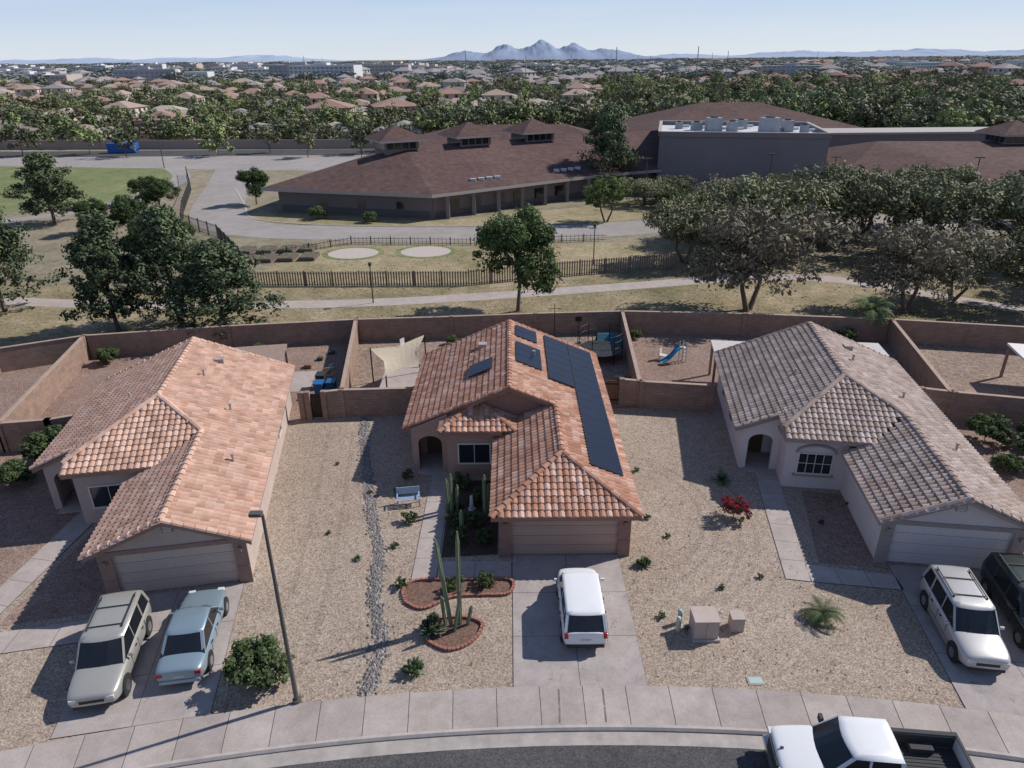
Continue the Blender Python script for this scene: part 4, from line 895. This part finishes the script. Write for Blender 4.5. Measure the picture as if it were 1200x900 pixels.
fence('iron_fence',[(-31,80),(-20,88.5),(-5,87.4),(12,89)],.9,.5,.04,M_fblk)
g=G()
for i in range(5):
    for j in range(2): g.box(-34+i*2.4-j*1.2,-32.2+i*2.4-j*1.2,79+j*4+i*.3,81.8+j*4+i*.3,0,.4,0); g.box(-33.9+i*2.4-j*1.2,-32.3+i*2.4-j*1.2,79.1+j*4+i*.3,81.7+j*4+i*.3,.402,.45,1)
g.make('raised_garden_beds',[mat('bed_timber',(.12,.09,.075),.9),mat('bed_soil',(.10,.095,.06),.95,var=.5,scale=2)])
for x,y,h_ in ((-13.1,64.6,3.6),(9.2,77.7,4.2)):
    g=G(); g.cyl((0,0,0),(0,0,h_),.06,.045,8); g.cyl((0,0,h_),(0,0,h_+.3),.16,.13,10); g.cyl((0,0,h_+.3),(0,0,h_+.36),.2,.06,10); g.make('path_light',[M_fblk],loc=(x,y,0))
for x,y,h_ in ((20.8,112,7),(41.1,116,7),(49.4,112,7),(-30,150,8),(-75,160,8),(70,110,7)):
    g=G(); g.cyl((0,0,0),(0,0,h_),.1,.07,8); g.box(-.7,.7,-.15,.15,h_,h_+.15); g.make('parking_lot_light',[mat('light_pole_brown',(.07,.05,.045),.6)],loc=(x,y,0))
# ------------------------------------------------------------------ campus
sheet('sports_field',[(-200,108),(-84,106),(-66,121),(-66,150),(-84,166),(-240,174)],.008,M_field)
ribbon('campus_path',smoothpts([(-200,100,0),(-90,101,0),(-70,108,0),(-63,122,0),(-65,145,0),(-76,164,0)],6),3.5,.020,M_road2)
ribbon('campus_road',smoothpts([(-62,170,0),(-58,155,0),(-52,135,0),(-46.5,115,0),(-42,104,0),(-34,97,0),(-20,94.5,0),(-4,93.8,0),(11,95,0),(26,99,0),(45,100,0),(75,94,0),(120,88,0)],8),8,.016,M_road2)
ribbon('campus_kerb',smoothpts([(-49.8,132,0),(-42.3,115,0),(-38.5,106,0),(-32,101.6,0),(-20,98.9,0),(-4,98.2,0),(11,99.5,0)],6),.3,.05,M_kerb)
sheet('school_lawn',[(-40,106),(-32,101.5),(-20,99.2),(-4,98.5),(10,99.6),(26,104),(22,116),(14,113),(-11,101.5),(-38,110)],.010,M_lawn)
sheet('parking_lot',[(-130,168),(-30,152),(-10,150),(-10,178),(-130,196)],.012,M_road2)
sheet('street_far',[(-400,184),(-8,180),(-8,192),(-400,198)],.024,M_asph)
wall('boundary_wall',[(-300,205),(-110,198),(-60,195),(-20,194)],2.2,.3,mat('far_wall',(.36,.28,.24),.9))
M_sh=ground_mat('shingle_roof',[(.085,.052,.048),(.11,.068,.062),(.135,.087,.079)],big=.08,mid=.9,stone=1.8,stone_amt=.16,bump=.1); M_sw=mat('school_wall',(.20,.17,.168),.9,var=.06,scale=.3); M_sw2=mat('school_wall_dark',(.13,.11,.11),.9,var=.05); M_band=mat('school_band',(.36,.32,.30),.8)
M_greyw=mat('gym_wall',(.20,.178,.188),.9,var=.06,scale=.2)
def hiproof(g,eave,ridge,faces,ze,zr_,m=0,th=.5):
    vs=[(x,y,ze) for x,y in eave]+[(x,y,zr_) for x,y in ridge]; g.add(vs,faces,m)
    n=len(eave); lo=[(x,y,ze-th) for x,y in eave]; g.add([(x,y,ze-.002) for x,y in eave]+lo,[(i,(i+1)%n,n+(i+1)%n,n+i) for i in range(n)]+[tuple(range(n,2*n))],1)
def cupola(root,x,y,zb,s,rz):
    g=G(); g.box(-s/2,s/2,-s/2,s/2,zb-2.5,zb+1.6,1)
    for k in range(4): g.box(-s/2+.3+k*(s-.6)/4,-s/2+.1+(k+1)*(s-.6)/4,-s/2-.04,-s/2-.003,zb+.2,zb+1.3,3)
    for k in range(4): g.box(-s/2-.04,-s/2-.003,-s/2+.3+k*(s-.6)/4,-s/2+.1+(k+1)*(s-.6)/4,zb+.2,zb+1.3,3)
    o=s/2+1.2; g.add([(-o,-o,zb+1.6),(o,-o,zb+1.6),(o,o,zb+1.6),(-o,o,zb+1.6),(0,0,zb+1.6+o*.5)],[(0,1,4),(1,2,4),(2,3,4),(3,0,4)],0)
    g.add([(-o,-o,zb+1.598),(o,-o,zb+1.598),(o,o,zb+1.598),(-o,o,zb+1.598),(-o,-o,zb+1.3),(o,-o,zb+1.3),(o,o,zb+1.3),(-o,o,zb+1.3)],[(0,1,5,4),(1,2,6,5),(2,3,7,6),(3,0,4,7),(4,5,6,7)],2)
    g.make('cupola',[M_sh,M_sw,M_band,M_glass],root,loc=(x,y,0),rot=rz)
school=empty('school_building')
g=G()
hiproof(g,[(-37.2,109),(-11,101.7),(14,119),(32,128),(34,168),(-28,150)],[(-17,121),(30,146)],[(0,1,6),(1,2,3,7,6),(3,4,7),(4,5,6,7),(5,0,6)],3.7,8.2,0,.45)
hiproof(g,[(-24,150),(24,150),(24,178),(-24,178)],[(-10,164),(12,164)],[(0,1,5,4),(1,2,5),(2,3,4,5),(3,0,4)],4.2,8.0,0)
hiproof(g,[(26,160),(84,160),(84,205),(26,205)],[(46,184),(60,184)],[(0,1,5,4),(1,2,5),(2,3,4,5),(3,0,4)],5.0,11.0,0,.6)
hiproof(g,[(54.5,119),(60,112),(73,101.5),(120,96),(150,140),(57,148)],[(66,134),(128,128)],[(0,1,2,6),(2,3,7,6),(3,4,7),(4,5,6,7),(5,0,6)],3.7,7.0,0,.45)
g.make('shingle_roofs',[M_sh,M_band],school)
# flat-roofed grey link block behind the right wing
g=G(); g.box(60,112,150,159.5,0,6.6,0); g.box(59.7,112.3,149.7,159.8,6.602,7.0,1); g.make('flat_link_block',[M_sw,M_band],school)
g=G()
def wallpoly(pts,h,m=0):
    for a,b in zip(pts,pts[1:]+pts[:1]): g.obox(a,b,.3,0,h,m)
wallpoly([(-35.2,110.6),(-11.2,103.9),(12.5,120.5),(30,129.5),(32,166),(-26,148.5)],3.5)
wallpoly([(-22.5,151.5),(22.5,151.5),(22.5,176.5),(-22.5,176.5)],4)
wallpoly([(28,162),(82,162),(82,203),(28,203)],4.8)
wallpoly([(57,120.5),(62,114),(74,103.5),(119,98),(148,139),(59,146)],3.5)
g.make('walls',[M_sw],school)
g=G()
def onwall(a,b,ts,z0,z1,off,m,wd=1.2):
    a=Vector((*a,0));b=Vector((*b,0)); d=(b-a).normalized(); n=Vector((d.y,-d.x,0))
    for t in ts:
        p=a.lerp(b,t)+n*off; g.obox(p-d*wd/2,p+d*wd/2,.1,z0,z1,m)
onwall((-35.2,110.6),(-11.2,103.9),(.3,.55,.8),1.1,2.2,.16,0); onwall((-11.2,103.9),(12.5,120.5),(.12,.25,.4,.52,.66,.8),.95,2.4,.16,0,1.8); onwall((12.5,120.5),(30,129.5),(.2,.5,.8),.5,2.5,.16,0,2.2)
onwall((74,103.5),(119,98),(.05,.12,.2,.3,.4,.5,.6),.6,2.4,.16,0,1.8)
g.make('windows',[M_glass],school)
g=G(); onwall((-35.2,110.6),(-11.2,103.9),(.5,),0,1.0,.18,0,24.2); onwall((-11.2,103.9),(12.5,120.5),(.5,),0,.9,.17,0,28.4); g.make('wall_base',[M_sw2],school)
g=G()
for t in np.linspace(.08,.95,7):
    x=-11+25*t; y=101.9+17.2*t; g.box(x-.25,x+.25,y+.1,y+.6,0,3.3)
g.make('porch_columns',[M_sw],school)
g=G()
def zroof(x,y):
    a=Vector((-11,101.7));d=Vector((25,17.3)).normalized(); n_=Vector((-d.y,d.x)); return 3.7+ (Vector((x,y))-a).dot(n_)*.27
for (x,y) in ((-6,109),(-4.8,109.8),(-3.6,110.6),(-2.4,111.4),(7,118),(8.2,118.8),(9.4,119.6),(10.6,120.4)):
    z=zroof(x,y); g.box(x,x+.9,y,y+.7,z-.2,z+.22)
for x in (80,84,92,96): g.box(x,x+1.6,107,108.5,4.0,4.75)
g.make('skylights',[mat('skylight_white',(.5,.5,.5),.4)],school)
g=G()
for (x,y) in ((-14,112),(-2,118),(3,121),(15,132),(-20,114),(-8,118),(20,135)):
    z=zroof(x,y)
    if y<118+x*.5: g.cyl((x,y,z-.4),(x,y,z+.7),.2,.2,8)
g.make('roof_vents',[M_band],school)
a0=math.atan2(25,47)
cupola(school,-18.5,121.5,7.8,5.6,a0); cupola(school,-7,127.5,7.8,5.6,a0); cupola(school,4,133.5,7.8,5.6,a0); cupola(school,89,132.5,6.8,6,.0)
g=G(); bx=[(25,125),(51.2,119.5),(55.6,141),(29.5,147)]
g.ext([(x,y,0) for x,y in bx],(0,0,9.0),0)
for a,b in zip(bx,bx[1:]+bx[:1]): g.obox(a,b,.5,9.003,9.7,0)
g.add([(x,y,9.03) for x,y in bx],[(0,1,2,3)],1)
for a,b in zip(bx,bx[1:]+bx[:1]): g.obox(a,b,.56,9.702,9.80,2)
g.make('gym_block',[M_greyw,mat('white_flat_roof',(.50,.50,.52),.8,var=.1,scale=.3),M_band],school)
g=G(); MU=mat('hvac_metal',(.30,.32,.35),.5,var=.15,scale=1)
for (x,y,sx,sy,h_) in ((36,133,2.6,2,2.1),(39,132,1.6,1.6,1.5),(33.5,135,1.8,1.6,1.2),(45,130.5,3,2.4,2.2),(48.3,131,1.6,2,1.7),(42,137,2,1.6,1.4),(50.2,128,1.2,1.2,1.1),(31,138,1.2,1,1)):
    g.box(x-sx/2,x+sx/2,y-sy/2,y+sy/2,9.035,9.2+h_,0); g.cyl((x,y,9.2+h_),(x,y,9.4+h_),min(sx,sy)*.35,min(sx,sy)*.35,12,1)
    g.cyl((x+sx/2,y,9.5),(x+sx/2+1.3,y+.4,9.5),.25,.25,8,0)
g.make('rooftop_hvac_units',[MU,M_blk],school)
g=G(); g.box(-3.5,3.5,-1.2,1.2,.2,2.4,0)
for k in range(8): g.box(-3.4+k*.95,-3.3+k*.95,-1.26,-1.2,.3,2.3,0)
g.box(-3.5,3.5,-1.0,1.0,0,.19,1); g.make('blue_dumpster',[mat('dumpster_blue',(.01,.10,.42),.5),M_blk],loc=(-98,189,0))
# ------------------------------------------------------------------ distant houses & trees
def farhouse(nm,tilec,wallc,two=False):
    g=G(); h=5.6 if two else 2.8; w_,d_=(6.5,6.5) if not two else (5.5,5.5)
    g.box(-w_,w_,-d_,d_,0,h,1); o=.5; z=h-.05; rz=h+2.2
    g.add([(-w_-o,-d_-o,z),(w_+o,-d_-o,z),(w_+o,d_+o,z),(-w_-o,d_+o,z),(0,-d_*.3,rz),(0,d_*.3,rz)],[(0,1,4),(1,2,5,4),(2,3,5),(3,0,4,5)],0)
    g.box(-w_-.3,-w_+4.8,-d_-4,-d_-.02,0,2.6,1); g.add([(-w_-.8,-d_-4.5,2.55),(-w_+5.3,-d_-4.5,2.55),(-w_+5.3,-d_+2,2.55),(-w_-.8,-d_+2,2.55),(-w_+2.2,-d_-2,3.9),(-w_+2.2,-d_+1.5,3.9)],[(0,1,4),(1,2,5,4),(2,3,5),(3,0,4,5)],0)
    g.box(-w_+.3,-w_+4.2,-d_-4.05,-d_-4.003,0,2.1,3)
    zs=[1.0]+([3.9] if two else [])
    for zz in zs:
        for x in (-2.5,1.5,4.2): g.box(x,x+1.2,-d_-.06,-d_-.003,zz,zz+1.2,2)
        for y in (-4,0,3): g.box(w_+.003,w_+.06,y,y+1.2,zz,zz+1.1,2); g.box(-w_-.06,-w_-.003,y,y+1.2,zz,zz+1.1,2)
    return g.mesh(nm,[mat(nm+'_roof',tilec,.9,var=.15,scale=1.5),mat(nm+'_wall',wallc,.9),M_glass,mat(nm+'_gd',tuple(min(1,x*1.1) for x in wallc),.8)])
FH=[farhouse('fhA',(.33,.22,.18),(.46,.38,.32)),farhouse('fhB',(.27,.20,.175),(.40,.33,.28)),farhouse('fhC',(.35,.26,.22),(.54,.47,.41),True),farhouse('fhD',(.20,.155,.14),(.34,.28,.24)),farhouse('fhE',(.37,.245,.20),(.48,.41,.35)),farhouse('fhG',(.31,.19,.155),(.50,.40,.32),True),farhouse('fhH',(.24,.225,.215),(.45,.40,.35)),farhouse('fhI',(.38,.31,.27),(.50,.44,.38))]
FR=[farhouse('frA',(.23,.12,.10),(.33,.22,.18)),farhouse('frB',(.26,.14,.115),(.30,.21,.18),True)]
FHz=[farhouse('fzA',(.31,.26,.25),(.46,.43,.42)),farhouse('fzB',(.28,.25,.25),(.42,.40,.40),True)]  # farthest houses: roof and wall colours greyed to paint in aerial haze
dh=empty('distant_houses')
rr=random.Random(5)
row=0; y=222.0
while y<700:
    half=y*.80+60; x=-half+rr.uniform(0,10)
    while x<half:
        inschool = (x>-30 and y<225) or (x>10 and x<125 and y<232) or (x>y*.33 and y<340) or (x>y*.1 and y<260)
        if not inschool and rr.random()<(.80 if x<y*.1 else .55):
            px=x+rr.uniform(-3,3); py=y+rr.uniform(-3,3)+(8*math.sin(x*.013+row) if y>240 else 0)
            lst=FR if (px>py*.30 and rr.random()<.8) else (FH if py<480 else FH+FHz)
            s_=rr.uniform(.85,1.2)
            obj('house',rr.choice(lst),dh,(px,py,0),(0,0,rr.choice((0,0,math.pi,math.pi/2))+rr.uniform(-.3,.3)+px*-.0012),(s_*rr.uniform(.85,1.35),s_*rr.uniform(.9,1.15),s_))
        x+=rr.uniform(17,25)
    y+=28 if row%2 else 42; row+=1
for i in range(420):
    d=700*math.exp(rr.uniform(0,1)*math.log(4)); a=rr.uniform(-.72,.72)
    obj('house',rr.choice(FHz if a<.25 else FHz+FR),dh,(d*math.tan(a),d,0),(0,0,rr.uniform(0,3)),rr.uniform(1.1,1.8))
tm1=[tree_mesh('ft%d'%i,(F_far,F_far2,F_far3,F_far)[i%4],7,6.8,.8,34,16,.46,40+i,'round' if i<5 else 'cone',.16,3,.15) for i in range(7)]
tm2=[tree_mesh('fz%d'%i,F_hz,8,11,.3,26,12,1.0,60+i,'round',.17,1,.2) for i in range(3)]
dt_=empty('distant_trees')
def okpos(x,y):
    if y<165 : return False
    if -26<x<100 and y<207: return False
    if -140<x<-20 and y<200: return False
    if x>95 and y<150: return False
    return True
cnt=0
while cnt<2700:
    d=172*math.exp(rr.uniform(0,1)**1.0*math.log(720/172)); a=rr.uniform(-.72,.75); x=d*math.tan(a)
    if not okpos(x,d): continue
    if rr.random()>(.62 if a<.12 else 1.0): continue
    if noise.noise(Vector((x*.012,d*.012,3)))<-.2 and rr.random()<.75: continue
    s=rr.uniform(.4,1.25)*(1.15 if a>.12 else .95)
    obj('tree',rr.choice(tm1),dt_,(x,d,0),(0,0,rr.uniform(0,6.28)),(s*rr.uniform(.85,1.35),s*rr.uniform(.85,1.35),s*rr.uniform(.85,1.25))); cnt+=1
for i in range(1500):
    d=700*math.exp(rr.uniform(0,1)*math.log(5500/700)); a=rr.uniform(-.72,.75); s=rr.uniform(.6,1.25)*(1+d/6500); k=1.1+d/1300
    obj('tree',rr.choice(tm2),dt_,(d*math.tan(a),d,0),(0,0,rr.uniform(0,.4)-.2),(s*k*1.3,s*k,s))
for i in range(200):
    x=rr.uniform(100,330); y_=rr.uniform(152,300) ; s=rr.uniform(.8,1.4); obj('tree',rr.choice(tm1),dt_,(x,y_,0),(0,0,rr.uniform(0,6)),s)
for i in range(70):
    x=rr.uniform(-25,105); y_=rr.uniform(209,250) ; s=rr.uniform(.9,1.5); obj('tree',rr.choice(tm1),dt_,(x,y_,0),(0,0,rr.uniform(0,6)),s)
for x,y_,s in ((-93,180,1.1),(-71,181,1.2),(-105,186,1.0),(-120,183,1.3),(-60,186,.9),(-48,176,.9),(-36,182,1.1),(-150,190,1.2),(-28,188,1.2),(-135,150,1.3),(-140,165,1.1)): obj('tree',rr.choice(tm1),dt_,(x,y_,0),(0,0,rr.uniform(0,6)),s)
cb=empty('distant_commercial_buildings'); MCW=mat('far_white',(.55,.55,.57),.9); MCG=mat('far_grey',(.36,.36,.39),.9); MCT=mat('far_tan',(.46,.40,.36),.9); MCL=mat('far_glass',(.2,.24,.30),.4)
for i in range(95):
    a=rr.uniform(-.70,-.08) if i<72 else rr.uniform(.0,.7); d=rr.uniform(800,2600); g=G(); w_=rr.uniform(12,42);h_=rr.uniform(8,18); m_=rr.choice((MCW,MCG,MCT,MCW))
    g.box(-w_,w_,-12,12,0,h_,0)
    for z in np.arange(2,h_-2,3.6):
        for k in range(int(w_*2/5)): g.box(-w_+1+k*5,-w_+4+k*5,-12.2,-12.01,z,z+1.8,1)
    g.box(-w_*.3,w_*.1,-5,5,h_+.01,h_+2.5,0); g.make('office_block',[m_,MCL],cb,loc=(d*math.tan(a),d,0),rot=rr.uniform(-.3,.3))
g=G()
for i in range(30):
    a=rr.uniform(-.45,.4); d=rr.uniform(450,1400); x=d*math.tan(a); g.cyl((x,d,0),(x,d,rr.uniform(18,27)),.32,.25,5)
g.make('distant_light_poles',[mat('far_pole',(.2,.2,.22),.7)])
# ------------------------------------------------------------------ mountains
def mountain(name,x0,x1,D,peaks,m,seed,depth=2600,rough=1.0):
    nx=260; ny=16; vs=[];fs=[]
    for j in range(ny+1):
        for i in range(nx+1):
            u=i/nx; x=x0+(x1-x0)*u; v=j/ny
            env=max(h_*math.exp(-abs((u-c)/wd)**1.6) for c,wd,h_ in peaks)*min(1,u*8,(1-u)*8)
            q=Vector((x*.0011,v*2.2,seed)); rid=1-abs(noise.fractal(q,.9,2.2,6))*1.5
            ridge=(v/.55)**.8 if v<.55 else max(0,(1-v)/.45)
            z=max(0,env*(.62+.45*rid*rough)*ridge*(1+.16*noise.fractal(q*3.1,1,2,4)))
            vs.append((x,D+depth*v,z-1))
    for j in range(ny):
        for i in range(nx): k=j*(nx+1)+i; fs.append((k,k+1,k+nx+2,k+nx+1))
    mk(name,vs,fs,m,smooth=True)
MM=mat('hazy_mountain',(.235,.285,.385),1,var=.05,scale=.002,spec=0); MM2=mat('hazy_mountain_far',(.33,.39,.50),1,var=.04,scale=.002,spec=0)  # bluish base colours with the aerial haze painted in, paler for farther ranges
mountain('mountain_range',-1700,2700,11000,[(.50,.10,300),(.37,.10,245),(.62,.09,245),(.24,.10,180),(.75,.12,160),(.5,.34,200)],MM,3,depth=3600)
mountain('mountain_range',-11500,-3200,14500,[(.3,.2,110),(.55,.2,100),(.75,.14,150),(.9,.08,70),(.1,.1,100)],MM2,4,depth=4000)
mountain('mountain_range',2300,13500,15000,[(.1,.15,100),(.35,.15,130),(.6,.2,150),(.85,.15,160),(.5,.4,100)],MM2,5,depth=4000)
print('objs',len(bpy.data.objects))
